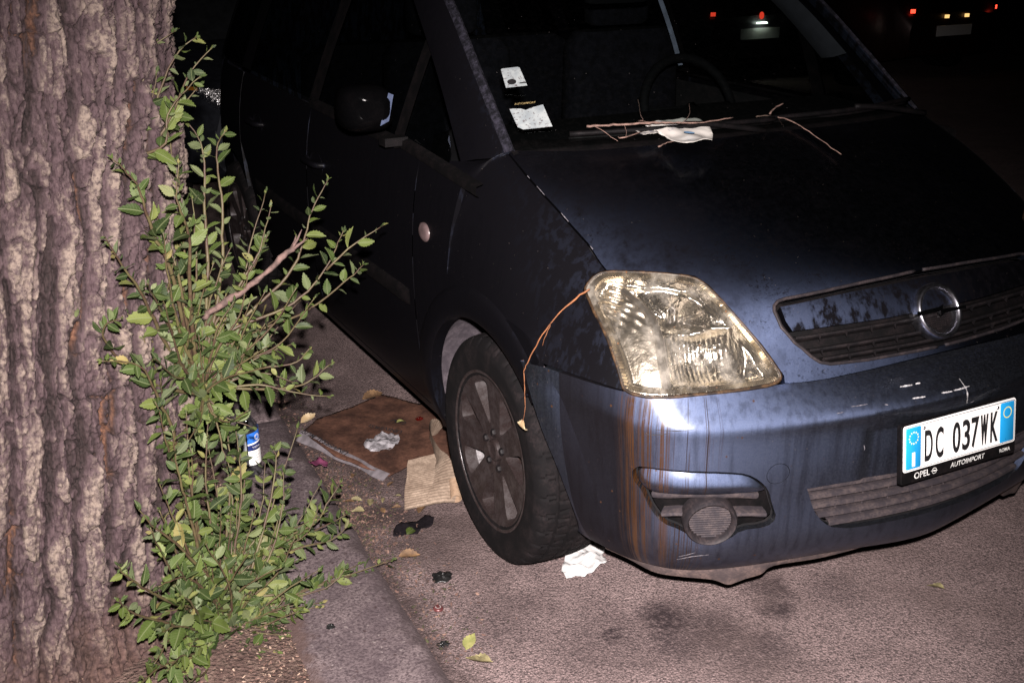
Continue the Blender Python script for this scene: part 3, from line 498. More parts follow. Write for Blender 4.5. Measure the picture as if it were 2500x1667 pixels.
def mat_plastic(name, col, dust, rough=.6, ds=22, spec=.2):
    t = NT(name); v = t.co(); n = t.noise(v, ds, 5, .65); f = t.noise(v, 160, 3, .7)
    c = t.mix(t.math('MULTIPLY', t.mapr(n, .36, .7), t.mapr(f, .25, .6)), col, dust)
    return t.done(t.pbr(c, rough, 0, t.bump(f, .15, .002), Specular_IOR_Level=spec))
M_WTRIM = mat_plastic('speckled_trim', (.005, .005, .007), (.034, .032, .046), .6, 60)
M_BLACK = mat_plastic('black_trim', (.0024, .0023, .0026), (.008, .006, .0065), .6, 22, .12)
M_GLOSSBLACK = mat_plastic('gloss_black', (.0012, .0012, .0014), (.002, .0018, .002), .12, 22, .07)
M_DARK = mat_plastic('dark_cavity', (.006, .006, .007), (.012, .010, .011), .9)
M_GREY = mat_plastic('dusty_grille_plastic', (.026, .022, .026), (.060, .047, .047), .7, 40)
M_GRIL = mat_plastic('grille_slat_plastic', (.0045, .004, .0048), (.015, .0115, .012), .55)
M_FOG = mat_plastic('fog_ring_plastic', (.014, .012, .014), (.034, .026, .027), .6, 40)
M_SHLD = mat_plastic('splash_shield_plastic', (.045, .035, .036), (.13, .092, .082), .8)
M_LINE = mat_plastic('arch_liner_felt', (.05, .042, .05), (.11, .092, .105), .95, 30)
def mat_tyre():
    t = NT('tyre_rubber'); v = t.co(); n = t.noise(v, 18, 5, .65); f = t.noise(v, 140, 3, .7)
    c = t.mix(t.math('MULTIPLY', t.mapr(n, .42, .7), t.mapr(f, .3, .65)), (.0045, .0040, .0045), (.014, .0105, .011))
    return t.done(t.pbr(c, .85, 0, t.bump(f, .2, .002), Specular_IOR_Level=.12))
M_TYRE = mat_tyre()
def mat_rim():
    t = NT('rim_brake_dust'); v = t.co(); n = t.noise(v, 30, 5, .7); f = t.noise(v, 220, 3, .7)
    d = t.math('MULTIPLY', t.mapr(n, .28, .60), t.mapr(f, .25, .5))
    a = t.pbr((.55, .53, .55), .38, .9); b = t.pbr((.017, .0105, .010), .55, 0, None, Specular_IOR_Level=.4)
    return t.done(t.n('MixShader', {0: t.math('ADD', t.math('MULTIPLY', d, .22), .78), 1: a.outputs[0], 2: b.outputs[0]}).outputs[0])
M_RIM = mat_rim()
M_CHROME = plain('chrome', (.75, .75, .78), .16, 1.0, .1, 60)
M_DCHROME = plain('dull_chrome', (.34, .34, .38), .30, 1.0, .35, 90)
def mat_refl(name, bump_s, bump_d, rough, col=(.80, .77, .70), vorscale=0):
    t = NT(name); v = t.co(); n = t.noise(v, 26, 4, .6)
    h = t.vor(v, vorscale) if vorscale else n
    nm = t.bump(h, bump_s, bump_d)
    return t.done(t.pbr(t.mix(t.mapr(n, .3, .7), tuple(c*.6 for c in col), col), rough, 1.0, nm))
M_REFL = mat_refl('lamp_reflector', .45, .016, .16, (.82, .76, .66))
M_REFT = mat_refl('indicator_reflector', .35, .012, .28, (.78, .70, .58))
M_BEZEL = mat_refl('lamp_bezel', .15, .004, .38, (.26, .24, .22))
def mat_lens():
    t = NT('lamp_lens'); v = t.co(); n = t.noise(v, 14, 5, .65); sc_ = t.noise(t.co((20, 20, 90)), 1.0, 4, .7)
    tr = t.n('BsdfTransparent', {'Color': (.95, .94, .92)}); gl = t.n('BsdfGlossy', {'Color': (1, 1, 1), 'Roughness': .06})
    df = t.n('BsdfDiffuse', {'Color': (.70, .64, .55)})
    fr = t.fres()
    a = t.n('MixShader', {0: fr, 1: tr.outputs[0], 2: gl.outputs[0]})
    hz = t.math('ADD', t.math('MULTIPLY', t.mapr(n, .46, .74), .22), .022)
    b = t.n('MixShader', {0: hz, 1: a.outputs[0], 2: df.outputs[0]})
    ds = t.vor(v, 40); pk = t.mapr(t.n('TexWhiteNoise', {'Vector': t.vor(v, 40, 'Position')}).outputs[0], .62, .66)
    return t.done(t.n('MixShader', {0: t.math('MULTIPLY', t.math('MULTIPLY', t.mapr(ds, .10, .06), pk), .9), 1: b.outputs[0], 2: t.pbr((.13, .055, .022), .4).outputs[0]}))
M_LENS = mat_lens()
def mat_rimlens():
    t = NT('lens_ribbed_edge'); v = t.co(); n = t.noise(v, 20, 4, .6)
    a = t.pbr(t.mix(t.mapr(n, .35, .65), (.15, .12, .085), (.46, .40, .30)), .30, .95, None, Coat_Weight=.6)
    return t.done(a)
M_RIBS = mat_rimlens()
M_SEAL = mat_plastic('grimy_seal', (.010, .006, .004), (.075, .042, .020), .5, 45, .3)
def mat_glass(name, tint, dirt, dcol=(.10, .09, .10)):
    t = NT(name); v = t.co()
    tr = t.n('BsdfTransparent', {'Color': tint}); gl = t.n('BsdfGlossy', {'Color': (1, 1, 1), 'Roughness': .02})
    a = t.n('MixShader', {0: t.fres(), 1: tr.outputs[0], 2: gl.outputs[0]})
    m = t.math('MULTIPLY', t.mapr(t.noise(v, 60, 5, .75), .45, .8), dirt)
    pk = t.mapr(t.n('TexWhiteNoise', {'Vector': t.vor(v, 70, 'Position')}).outputs[0], .90, .93)
    dots = t.math('MULTIPLY', t.mapr(t.vor(v, 70), .10, .05), t.math('MULTIPLY', pk, .55))
    m = t.math('MAXIMUM', m, dots)
    return t.done(t.n('MixShader', {0: m, 1: a.outputs[0], 2: t.n('BsdfDiffuse', {'Color': dcol}).outputs[0]}))
M_GLASS = mat_glass('windscreen_glass', (.66, .70, .69), .010, (.16, .14, .14)); M_SGLASS = mat_glass('side_glass', (.35, .38, .37), .006)
M_INT = plain('interior_trim', (.0018, .0019, .0024), .8, 0, .2, 20, 0, Specular_IOR_Level=.1)
M_SEAT = plain('seat_fabric', (.0038, .0038, .0055), .95, 0, .4, 40, .4, Specular_IOR_Level=.08)
M_WHITE = plain('plate_white', (.93, .92, .90), .35, 0, .02, 40)
def mat_plate():
    t = NT('plate_white_film'); v = t.co(); n = t.noise(v, 240, 3, .7); m = t.noise(v, 40, 3, .6)
    c = t.mix(t.math('MULTIPLY', t.mapr(n, .64, .7), t.mapr(m, .5, .6)), (.95, .94, .92), (.10, .07, .06))
    return t.done(t.pbr(c, .4))
M_PLATE = mat_plate()
def mat_band():
    t = NT('plate_blue_film'); v = t.co(); n = t.noise(v, 150, 3, .7)
    return t.done(t.pbr(t.mix(t.mapr(n, .66, .72), (.015, .33, .72), (.01, .02, .06)), .4))
M_BAND = mat_band()
M_INK = plain('plate_black_ink', (.012, .011, .012), .5, 0, .2, 60)
M_YEL = plain('plate_yellow_print', (.80, .78, .25), .5, 0, .1, 60)
M_PRINT = plain('frame_white_print', (.62, .62, .60), .6, 0, .35, 90)

# ================================================================== the car: surfaces
# bumper: rows bottom->top, cols centre->arch (x<=0 = image left)
B=[
 [(0,-.740,.215),(-.2,-.708,.217),(-.4,-.668,.218),(-.52,-.634,.216),(-.61,-.592,.215),(-.668,-.528,.214),(-.704,-.455,.214),(-.730,-.385,.217)],
 [(0,-.785,.290),(-.2,-.762,.287),(-.4,-.715,.283),(-.53,-.682,.280),(-.63,-.640,.280),(-.692,-.575,.283),(-.726,-.51,.288),(-.748,-.462,.292)],
 [(0,-.790,.400),(-.2,-.770,.397),(-.4,-.728,.393),(-.54,-.694,.390),(-.642,-.652,.390),(-.708,-.585,.393),(-.745,-.51,.398),(-.770,-.452,.402)],
 [(0,-.794,.500),(-.2,-.776,.497),(-.4,-.737,.495),(-.545,-.700,.492),(-.648,-.660,.492),(-.718,-.592,.495),(-.762,-.50,.500),(-.795,-.424,.505)],
 [(0,-.797,.590),(-.2,-.780,.588),(-.4,-.742,.585),(-.552,-.703,.585),(-.655,-.664,.585),(-.732,-.594,.588),(-.782,-.485,.595),(-.818,-.392,.60)],
 [(0,-.796,.625),(-.2,-.780,.622),(-.4,-.740,.62),(-.55,-.700,.62),(-.653,-.662,.62),(-.735,-.590,.622),(-.790,-.475,.628),(-.828,-.370,.635)],
 [(0,-.690,.676),(-.2,-.683,.676),(-.4,-.672,.677),(-.53,-.657,.679),(-.63,-.628,.68),(-.727,-.572,.677),(-.792,-.465,.678),(-.841,-.338,.68)],
]
N=[
 [(0,-.728,.695),(-.2,-.715,.695),(-.4,-.693,.692),(-.53,-.662,.687),(-.64,-.626,.684),(-.735,-.572,.682),(-.80,-.455,.684),(-.842,-.325,.685)],
 [(0,-.706,.755),(-.2,-.694,.755),(-.4,-.664,.753),(-.53,-.625,.752),(-.635,-.580,.752),(-.728,-.515,.752),(-.79,-.40,.742),(-.843,-.28,.72)],
 [(0,-.640,.858),(-.2,-.630,.856),(-.4,-.600,.845),(-.53,-.548,.842),(-.63,-.490,.838),(-.725,-.420,.825),(-.79,-.32,.79),(-.844,-.22,.735)],
 [(0,-.440,.962),(-.2,-.435,.958),(-.4,-.420,.942),(-.55,-.395,.925),(-.68,-.345,.900),(-.765,-.275,.862),(-.815,-.19,.81),(-.845,-.12,.74)],
 [(0,-.210,1.058),(-.2,-.205,1.054),(-.4,-.190,1.044),(-.55,-.170,1.028),(-.695,-.135,1.002),(-.778,-.08,.945),(-.825,-.02,.86),(-.846,.02,.75)],
 [(0,-.060,1.108),(-.2,-.050,1.106),(-.4,-.015,1.103),(-.55,.035,1.098),(-.708,.105,1.087),(-.79,.15,1.01),(-.832,.18,.89),(-.846,.2,.76)],
]

SB, SN = Surf(B), Surf(N)
zs = [.215, .26, .33, .45, .58, .70, .82, .92, 1.0, 1.06]; xz = [.765, .79, .815, .835, .845, .848, .845, .835, .82, .803]
ysd = [-.4, .0, .4, .9, 1.4, 1.9, 2.3, 2.7, 3.0, 3.2]; dxs = [.004, 0, 0, 0, 0, .002, .01, .03, .07, .16]
SD = Surf([[(-(x-d), y, z) for y, d in zip(ysd, dxs)] for z, x in zip(zs, xz)], sym=False)
def yz(l):
    """(y, z) -> (row, col) of the flank"""
    l = np.array(l, float); return np.c_[np.interp(l[:, 1], zs, range(len(zs))), np.interp(l[:, 0], ysd, range(len(ysd)))]
def flank_x(y, z): r = yz([(y, z)]); return SD(r[:, 0], r[:, 1])[0][0]

car = empty('parked_car', (0, 0, 0), 0, 'dusty dark blue hatchback with cloudy headlamp and brown sap runs on its bumper', 'car')
HL = DATA['headlight']; SEAM = DATA['seam']
lip = [(0.0, 0.0), (-.05, .44), (-.17, 1.05), (-.21, 1.61), (-.15, 2.0), (-.06, 2.22)]
gop = [(DATA['grille'][-1][0], 0.0)]+DATA['grille'][-2::-1]+DATA['grille_b']+[(DATA['grille_b'][-1][0], 0.0)]
hood_out = lip+[HL[13]]+HL[12:2:-1]+SEAM[-2:0:-1]+[SEAM[0], (4.92, 3.2), (4.89, 1.9), (4.92, .9), (4.93, 0.0)]
pan = both(*panel(SN, hood_out, [gop], .022, .0025, .02, half=True))
hood = pobj('hood', pan, M_HOOD, car)
# fenders
fo = [HL[3], HL[2], HL[1], HL[0]]+HL[:18:-1]+[(-.0, 5.75), (.0, 6.3), (.0, 7.0)]+[(r, 7.0) for r in (1, 2, 3, 4, 5.0)]+[(5.0, 6), (5.0, 5), (5.0, 4.25)]+SEAM[0:-1]
pf = panel(SN, fo, [], .02, .0025, .014)
c7 = SN(np.linspace(.1, 5, 14), np.full(14, 7.0)); r5 = SN(np.full(8, 5.0), np.linspace(6.8, 4.9, 8))
AC, AR = (0.0, .31), .377
arc = [(AC[0]+AR*math.cos(a), AC[1]+AR*math.sin(a)) for a in np.linspace(math.radians(-14), math.radians(138), 30)]
do = [(p[1], p[2]) for p in c7]+[(p[1], p[2]) for p in r5]+[(.30, 1.035), (.432, 1.03), (.432, .24)]+arc+[(-.31, .62)]
pd = panel(SD, yz(do), [], .025, .0, .014)
fV = np.vstack([pf[0], pd[0]]); fF = list(pf[1])+[tuple(i+len(pf[0]) for i in f) for f in pd[1]]; fN = np.vstack([pf[2], pd[2]])
for sgn in (1, -1):
    fen = pobj('fender', (fV, fF, fN) if sgn == 1 else mir(fV, fF, fN), M_SIDE, car)
    # shoulder of the fender under the foot of the pillar
    ca, cb = SN(np.full(10, 4.985), np.linspace(4.0, 5.9, 10)), bez([(-.698, .10, 1.087), (-.735, .12, 1.074), (-.772, .25, 1.046), (-.803, .425, 1.030)], 10)
    MB().grid(np.array([[ca[i]*(1-f)+cb[i]*f+np.array([-.006, 0, .006])*math.sin(math.pi*f) for f in np.linspace(0, 1, 6)] for i in range(10)])*np.array([sgn, 1, 1])).build('pillar_foot', M_SIDE, fen)
    # raised lip of the wheel arch
    prof = [(AR-.004, -.03), (AR-.004, .004), (AR+.004, .008), (AR+.03, .0085), (AR+.062, .007), (AR+.074, .0035), (AR+.080, -.002)]
    P = []
    for a in np.linspace(math.radians(-14), math.radians(134), 60):
        row = []
        for r, d in prof:
            y, z = AC[0]+r*math.cos(a), AC[1]+r*math.sin(a); row.append((sgn*(flank_x(y, min(z, 1.0))-d), y, z))
        P.append(row)
    MB().grid(P).build('arch_lip', M_SIDE, fen, auto=1.0)
    # fabric liner inside the arch
    P = [[(sgn*x, AC[0]+r*math.cos(a), AC[1]+r*math.sin(a)) for x, r in ((-.815, AR+.004), (-.78, AR+.02), (-.62, AR+.03), (-.50, AR+.02), (-.48, .06))] for a in np.linspace(math.radians(2), math.radians(150), 50)]
    MB().grid(P).build('wheel_liner', M_LINE, fen)
    rp = MB().lathe([(0, .027), (.006, .026), (.010, .018), (.0115, .008), (.012, .0005)], 24, 'x').xf(np.diag([-1.0*sgn, 1.35, 1.0]), (sgn*(flank_x(.346, .84)+.002), .346, .84))
    rp.build('side_repeater', plain('repeater_lens', (.10, .07, .07), .35), fen)

# bumper -------------------------------------------------------------
fogc = np.array([SB(*q)[0] for q in DATA['fogc']])
lg = DATA['lowg']; lgo = [(lg[4][0], 0.0)]+lg[3::-1]+lg[6:]+[(lg[-1][0], 0.0)]
FOG = smooth_poly(DATA['fog'], 1)
prc = DATA['plate_rec']
bo = [(0.0, c) for c in np.linspace(0, 7, 29)]+[(r, 7.0) for r in np.linspace(.25, 6, 24)]+[(6.0, c) for c in np.linspace(6.75, 0, 28)]
cap_m = SB.to_m([DATA['cap']])[0]
capo = [SB.to_rc(cap_m[None]+.0255*np.array([[math.cos(a), math.sin(a)]]))[0] for a in np.linspace(0, 2*math.pi, 29)[:-1]]
def bump_depth(rc, P):
    """number plate bed sits 5 mm deeper than the bumper face"""
    r, c = rc[:, 0], rc[:, 1]
    lo = np.clip((1.245-c)/.035, 0, 1); hi = np.clip((3.81-r)/.06, 0, 1); bt = np.clip((r-2.3)/.05, 0, 1)
    f = lo*hi*bt; f = f*f*(3-2*f)
    # hollow between the lower grille and the fog lamp
    return .005*f
pb = panel(SB, bo, [lgo, FOG, capo], .011, 0.0, .016, half=True, depth=bump_depth)
V, F, _ = pb
# flare towards the wheel arch
e7 = SB(np.linspace(6, 0, 30), np.full(30, 7.0)); fl_ = bez(DATA['flare'], 30)
fg = MB(); P = []
for a, b in zip(e7, fl_):
    n_ = b-a; P.append([a, a+n_*.33+np.array([-.002, -.002, 0]), a+n_*.66+np.array([-.002, -.002, 0]), b, b+np.array([.03, .008, 0])])
fg.grid(P)
n0 = len(V); V = np.vstack([V, np.array(fg.V)]); F = list(F)+[tuple(i+n0 for i in f)[::-1] for f in fg.F]
V, F, _ = both(V, F, None)
bumper = MB(); bumper.add(V, F); bumper = bumper.build('front_bumper', M_BUMP, car, auto=.55)
cp = panel(SB, capo, [], .008, .0012, .006)
pobj('tow_eye_cap', cp, M_BUMP, bumper)
# dark backing sheets added inside the nose so that the gaps read as gaps
MB().add(*both(*panel(SB, bo, [lgo, FOG], .05, .0, 0, off=-.024, half=True, flange=False))[:2]).build('bumper_backing', M_DARK, car)
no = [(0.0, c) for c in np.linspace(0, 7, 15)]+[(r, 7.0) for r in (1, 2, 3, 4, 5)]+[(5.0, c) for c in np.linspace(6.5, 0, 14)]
MB().add(*both(*panel(SN, no, [gop, HL], .05, .0, 0, off=-.022, half=True, flange=False))[:2]).build('nose_backing', M_DARK, car)
def sweep(S, rc, prof, flip=False):
    """profile (out, along-row) carried along a path of the surface"""
    rc = np.array(rc); X = S(rc[:, 0], rc[:, 1]); Nn = S.normal(rc[:, 0], rc[:, 1])
    if np.mean(np.einsum('ij,ij->i', Nn, X-np.array([0, .9, .5]))) < 0: Nn = -Nn
    T = np.gradient(X, axis=0); T /= np.linalg.norm(T, axis=1, keepdims=True); U = np.cross(Nn, T); U *= np.sign(U[:, 2:3]+1e-9)
    return np.array([[X[i]+Nn[i]*a+U[i]*b for a, b in prof] for i in range(len(X))])
def half_both(P):
    P = np.array(P); Q = P[::-1].copy(); Q[..., 0] *= -1; g = MB(); g.grid(np.concatenate([P, Q[1:] if abs(P[-1][0][0]) < 1e-4 else Q], 0)); return g
# lower grille
lowg = obj('lower_grille', *both(*panel(SB, lgo, [], .03, -.008, 0, off=-.045, half=True, flange=False))[:2], M_BLACK, car)
le = np.array([lg[i] for i in range(6, len(lg))]); 
for k, (r, cl) in enumerate(((2.33, 1.89), (2.10, 1.83), (1.87, 1.765), (1.64, 1.675), (1.41, 1.52))):
    path = [(r, c) for c in np.linspace(cl+.015, 0, 26)]
    prof = [(-.045, .0065), (-.022, .0072), (-.010, .0080), (-.006, .0058), (-.0055, -.002), (-.012, -.0066), (-.035, -.0078)]
    half_both(sweep(SB, path, prof)).build('slat', M_GREY, lowg, auto=.9)
for c in (1.45, 1.12, .78, .44, .1):
    for s_ in (1, -1):
        P = sweep(SB, [(r, c+.0*r) for r in np.linspace(1.3, 2.42, 8)], [(-.042, 0)])
        X = np.array(P)[:, 0]; X[:, 0] *= s_
        MB().tube(X+np.array([0, -.018, 0]), .0022, 5).build('strut', M_GREY, lowg)
# fog lamp group ------------------------------------------------------
fo_in = panel(SB, FOG, [], .016, -.012, 0, off=-.040, flange=False)
BRm = SB.to_m(smooth_poly(DATA['brow'], 1))
br = panel(SB, smooth_poly(DATA['brow'], 1), [], .008, .0015, .022, off=-.005, depth=lambda rc, P: -.014*np.clip(dist_poly(P, BRm)/.024, 0, 1)**.6)
fr_c = fogc[5]; fn = SB.normal(*DATA['fogc'][5])[0]; fn = fn*np.sign(fn @ (fr_c-np.array([0, .9, .5])))
rad = .5*np.linalg.norm(fogc[1]-fogc[2])*.96
ex = np.cross(np.array([0, 0, 1.0]), fn); ex /= np.linalg.norm(ex); ez = np.cross(fn, ex); RM = np.stack([fn, ex, ez], 1)
radz = rad*.90
for sgn in (1, -1):
    X = np.diag([sgn, 1.0, 1.0])
    fg = obj('fog_lamp_surround', fo_in[0]*[sgn, 1, 1], fo_in[1], M_BLACK, car)
    bq_ = MB().add(*(br if sgn == 1 else mir(*br))[:2]); bq_.build('brow_panel', M_BUMP, fg, auto=.8)
    for j, sl in enumerate(DATA['slat']):
        path = bez(np.array([np.array(sl[0])*.93+np.array(sl[1])*.07, sl[1], sl[2], np.array(sl[3])*.85+np.array(sl[2])*.15]), 24)
        hh = .0098 if j == 0 else .0085
        g = MB().grid(sweep(SB, path, [(-.04, hh), (-.022, hh), (-.013, hh*.7), (-.011, 0), (-.016, -hh*.8), (-.04, -hh)])*np.array([sgn, 1, 1]))
        g.build('slat', M_GREY, fg, auto=.9)
    ring = MB().lathe([(-.035, rad*.98), (-.002, rad), (.010, rad*.975), (.015, rad*.92), (.014, rad*.87), (.003, rad*.81), (-.010, rad*.77)], 48, 'x').xf(RM @ np.diag([1, 1, .93]), fr_c).xf(X)
    ring.build('fog_ring', M_FOG, fg, auto=1.2)
    g = MB(); R0 = rad*.775; nr = 15
    for k in range(nr):
        z = -R0+2*R0*(k+.5)/nr; hw = math.sqrt(max(0, R0*R0-z*z)); dz = R0/nr
        g.grid([[(d, x_, z+q) for d, q in ((-.012, dz*.98), (-.002, dz*.75), (.0, dz*.1), (-.006, -dz*.9))] for x_ in (-hw, -hw*.3, hw*.3, hw)])
    g.xf(RM @ np.diag([1, 1, .93]), fr_c).xf(X).build('fog_cover', M_GREY, fg, smooth=False)
# splash shield
sh = np.array(DATA['shield']); sh = np.vstack([sh, [[0, -.712, .205]]]); sh = bez(sh, 60)
t_ = np.gradient(sh[:, :2], axis=0); nn_ = np.c_[t_[:, 1], -t_[:, 0]]; nn_ /= np.linalg.norm(nn_, axis=1, keepdims=True); nn_ *= np.sign((nn_*sh[:, :2]).sum(1))[:, None]
P = []
for p, n_ in zip(sh, nn_):
    P.append([(p[0]+n_[0]*.006, p[1]+n_[1]*.006, .245), (p[0]+n_[0]*.012, p[1]+n_[1]*.012, (p[2]+.235)/2), (p[0], p[1], p[2]), (p[0]-n_[0]*.02, p[1]-n_[1]*.02, p[2]+.002), (p[0]*.8, p[1]+.25, p[2]+.04)])
half_both(P).build('splash_shield', M_SHLD, car, auto=1.0)

# scrapes and paint chips
M_SCUFF = plain('paint_scrape', (.42, .41, .42), .8, 0, .35, 120); M_CHIP = plain('chipped_edge', (.13, .12, .135), .7, 0, .4, 120); M_SCUFD = plain('dark_scrape', (.02, .018, .02), .8, 0, .3, 90)
def scrape(S, pts, w_, mat, parent, off=.0012, seed=0):
    rs = np.random.default_rng(seed); q = bez(np.array(pts), 14) if len(pts) > 2 else np.linspace(pts[0], pts[1], 8); q = np.array(q); X = onS(S, q, off); T = np.gradient(X, axis=0); T /= np.linalg.norm(T, axis=1, keepdims=True)+1e-9
    Nn = np.cross(T, X-np.array([0, .9, .5])); Nn /= np.linalg.norm(Nn, axis=1, keepdims=True)+1e-9; k = len(q); ww = w_*np.clip(np.sin(np.linspace(.12, math.pi-.12, k)), 0, 1)**.5*rs.uniform(.35, 1.0, k)
    MB().grid(np.stack([X-Nn*ww[:, None], X+Nn*ww[:, None]], 1)).build('paint_scrape', mat, parent, smooth=False)
def onS(S, q, off):
    X = S(q[:, 0], q[:, 1]); n_ = S.normal(q[:, 0], q[:, 1]); n_ *= np.sign(np.einsum('ij,ij->i', n_, X-np.array([0, .9, .5])))[:, None]; return X+n_*off
for k, l in enumerate(DATA['scuff']): scrape(SB, l, (.0030 if k < 7 else .0013), M_SCUFD if k in (12, 13) else (M_SCUFF if k < 7 else M_CHIP), bumper, seed=k)
sm = np.array(SEAM)
for k, (f0, f1) in enumerate(((.20, .23), (.31, .40), (.55, .62), (.82, .85))):
    q = np.array([[np.interp(f*5, range(6), sm[:, 0]), np.interp(f*5, range(6), sm[:, 1])-.012] for f in np.linspace(f0, f1, 6)]); scrape(SN, q, .0011, M_CHIP, hood, .001, 40+k)
# headlamps -----------------------------------------------------------
HLm = SN.to_m(HL)
a34 = [HL[3][i]*.62+HL[4][i]*.38 for i in (0, 1)]; a1718 = [HL[17][i]*.5+HL[18][i]*.5 for i in (0, 1)]
turn_o = [a34, HL[3], HL[2], HL[1], HL[0]]+HL[:17:-1]+[a1718]
main_o = [a34]+HL[4:18]+[a1718]
hi_m, lo_m = SN.to_m([DATA['hl_high']])[0], SN.to_m([DATA['hl_low']])[0]; lg_m = SN.to_m(DATA['hl_ledge'])
def sstep(x, a, b): t = np.clip((x-a)/(b-a), 0, 1); return t*t*(3-2*t)
def d_main(rc, P):
    d = dist_poly(P, HLm); base = .004+.030*sstep(d, .012, .026)
    rh = np.linalg.norm((P-hi_m)*[1, .95], axis=1); rl = np.linalg.norm((P-lo_m)*[1.05, .85], axis=1)
    ledge = lg_m[0][0]+(P[:, 1]-lg_m[0][1])*(lg_m[1][0]-lg_m[0][0])/(lg_m[1][1]-lg_m[0][1])
    upr = sstep(P[:, 0], ledge-.004, ledge+.004)
    bowl = upr*np.clip(1-(rh/.085)**2, 0, 1)*.055+(1-upr)*np.clip(1-(rl/.098)**2, 0, 1)*.060
    flute = (1-upr)*sstep(.09-rl, 0, .02)*.0022*np.sin(P[:, 1]*2*math.pi/.013)
    facet = upr*.002*np.sin(np.arctan2(P[:, 0]-hi_m[0], P[:, 1]-hi_m[1])*9)*sstep(rh, .02, .05)
    lip_ = -.014*np.exp(-((P[:, 0]-ledge)/.004)**2)
    return base+(bowl+flute+facet+lip_)*sstep(d, .016, .03)
def d_turn(rc, P):
    d = dist_poly(P, HLm); base = .004+.026*sstep(d, .012, .022)
    return base+.0030*np.sin(P[:, 0]*2*math.pi/.047+1)*np.sin(P[:, 1]*2*math.pi/.041)*sstep(d, .02, .03)*sstep(P[:, 0], .12, .16)
pm, pt = panel(SN, main_o, [], .0042, 0, 0, depth=d_main, flange=False), panel(SN, turn_o, [], .0045, 0, 0, depth=d_turn, flange=False)
pl = panel(SN, smooth_poly(HL, 1), [], .012, .004, .03, off=.0015)
# ribbed border of the lens
Rm = resample(inset(SN.to_m(smooth_poly(HL, 2)), .006), .0023); Ri = inset(Rm, .011); nR = len(Rm)
def onN(Q, off):
    rc = SN.to_rc(Q); n_ = SN.normal(rc[:, 0], rc[:, 1]); n_ *= np.sign((n_[:, :1]*-1)); X = SN(rc[:, 0], rc[:, 1])
    s_ = np.sign(np.einsum('ij,ij->i', n_, X-np.array([0, .9, .5])))[:, None]; return X+n_*s_*np.asarray(off)[:, None]
zig = np.where(np.arange(nR) % 2 == 0, .0008, -.0022)
rib_a, rib_b, rib_c = onN(Rm, zig-.0005), onN(Ri, zig-.003), onN(inset(Rm, .013), zig*0-.012)
bar_rc = DATA['hl_bar']
tb = SN(*np.array(a34))[0]; bb = SN(*np.array(a1718))[0]
for sgn in (1, -1):
    X = np.array([sgn, 1, 1.0]); fl2 = (lambda F: F) if sgn == 1 else (lambda F: [f[::-1] for f in F])
    h = obj('headlight', pl[0]*X, fl2(pl[1]), M_LENS, car, True, pl[2]*X)
    obj('reflector', pm[0]*X, fl2(pm[1]), M_REFL, h); obj('indicator_reflector', pt[0]*X, fl2(pt[1]), M_REFT, h)
    g = MB(); g.grid(np.stack([np.vstack([q, q[:1]]) for q in (rib_a, rib_b, rib_c)], 1)*X); g.build('ribbed_edge', M_RIBS, h, smooth=False)
    # dividing bar, tapering upwards
    Q = SN.to_m(bar_rc); n_bar = 14; P = []
    for k in range(n_bar):
        f = k/(n_bar-1); l_ = Q[0]*(1-f)+Q[3]*f; r_ = Q[1]*(1-f)+Q[2]*f
        cs = [l_, l_*.8+r_*.2, l_*.5+r_*.5, l_*.2+r_*.8, r_]
        P.append(onN(np.array(cs), np.array([-.036, -.017, -.013, -.017, -.036])))
    MB().grid(np.array(P)*X).build('divider_bar', M_BEZEL, h, auto=.7)
    for cen, dep, rr in ((DATA['hl_low'], .055, .009), (DATA['hl_high'], .05, .009)):
        p = SN(*cen)[0]; n_ = SN.normal(*cen)[0]; n_ = n_*np.sign(n_ @ (p-np.array([0, .9, .5])))
        g = MB().lathe([(-dep-.03, rr), (-dep+.015, rr), (-dep+.024, rr*.7), (-dep+.028, .0005)], 16, 'x')
        e1 = np.cross([0, 0, 1.0], n_); e1 /= np.linalg.norm(e1); g.xf(np.stack([n_, e1, np.cross(n_, e1)], 1), p).xf(np.diag(X))
        g.build('bulb', M_CHROME, h)
    # black rubber seal round the lens
    So = SN.to_m(smooth_poly(HL, 2)); ring = onN(resample(So, .01), np.full(len(resample(So, .01)), -.004)); ring = np.vstack([ring, ring[:2]])
    MB().tube(ring*X, .0042, 6, cap=False).build('seal', M_SEAL, h)

# grille ---------------------------------------------------------------
gril = obj('grille', *both(*panel(SN, gop, [], .02, -.006, 0, off=-.034, half=True, flange=False))[:2], M_BLACK, car)
bt, bb_ = DATA['bar_t'], DATA['bar_b']
bar_o = [(bt[-1][0]+.0, 0.0)]+bt[-2::-1]+[(1.62, 1.985)]+bb_[:-1]+[(bb_[-1][0], 0.0)]
pobj('grille_bar', both(*panel(SN, bar_o, [], .012, .001, .02, off=.0, half=True)), M_BAR, gril)
go_ = SN.to_m(gop); go_ = resample(go_, .012); keep = [p for p in go_ if p[1] > 1e-4]
i0 = max(range(len(go_)), key=lambda i: np.linalg.norm(go_[i]-go_[i-1]))
Xr = onN(np.array(go_), np.full(len(go_), -.001)); Xr = np.array([p for p in Xr if p[0] < -.0005])
for s_ in (1, -1): MB().tube(Xr*np.array([s_, 1, 1]), .0042, 6).build('grille_frame', M_FOG, gril)
for r, cl in ((1.22, 1.90), (.86, 1.75), (.53, 1.60)):
    prof = [(-.034, .006), (-.014, .007), (-.004, .006), (-.003, .001), (-.012, -.005), (-.03, -.007)]
    half_both(sweep(SN, [(r, c) for c in np.linspace(cl, 0, 24)], prof)).build('slat', M_GRIL, gril, auto=.9)
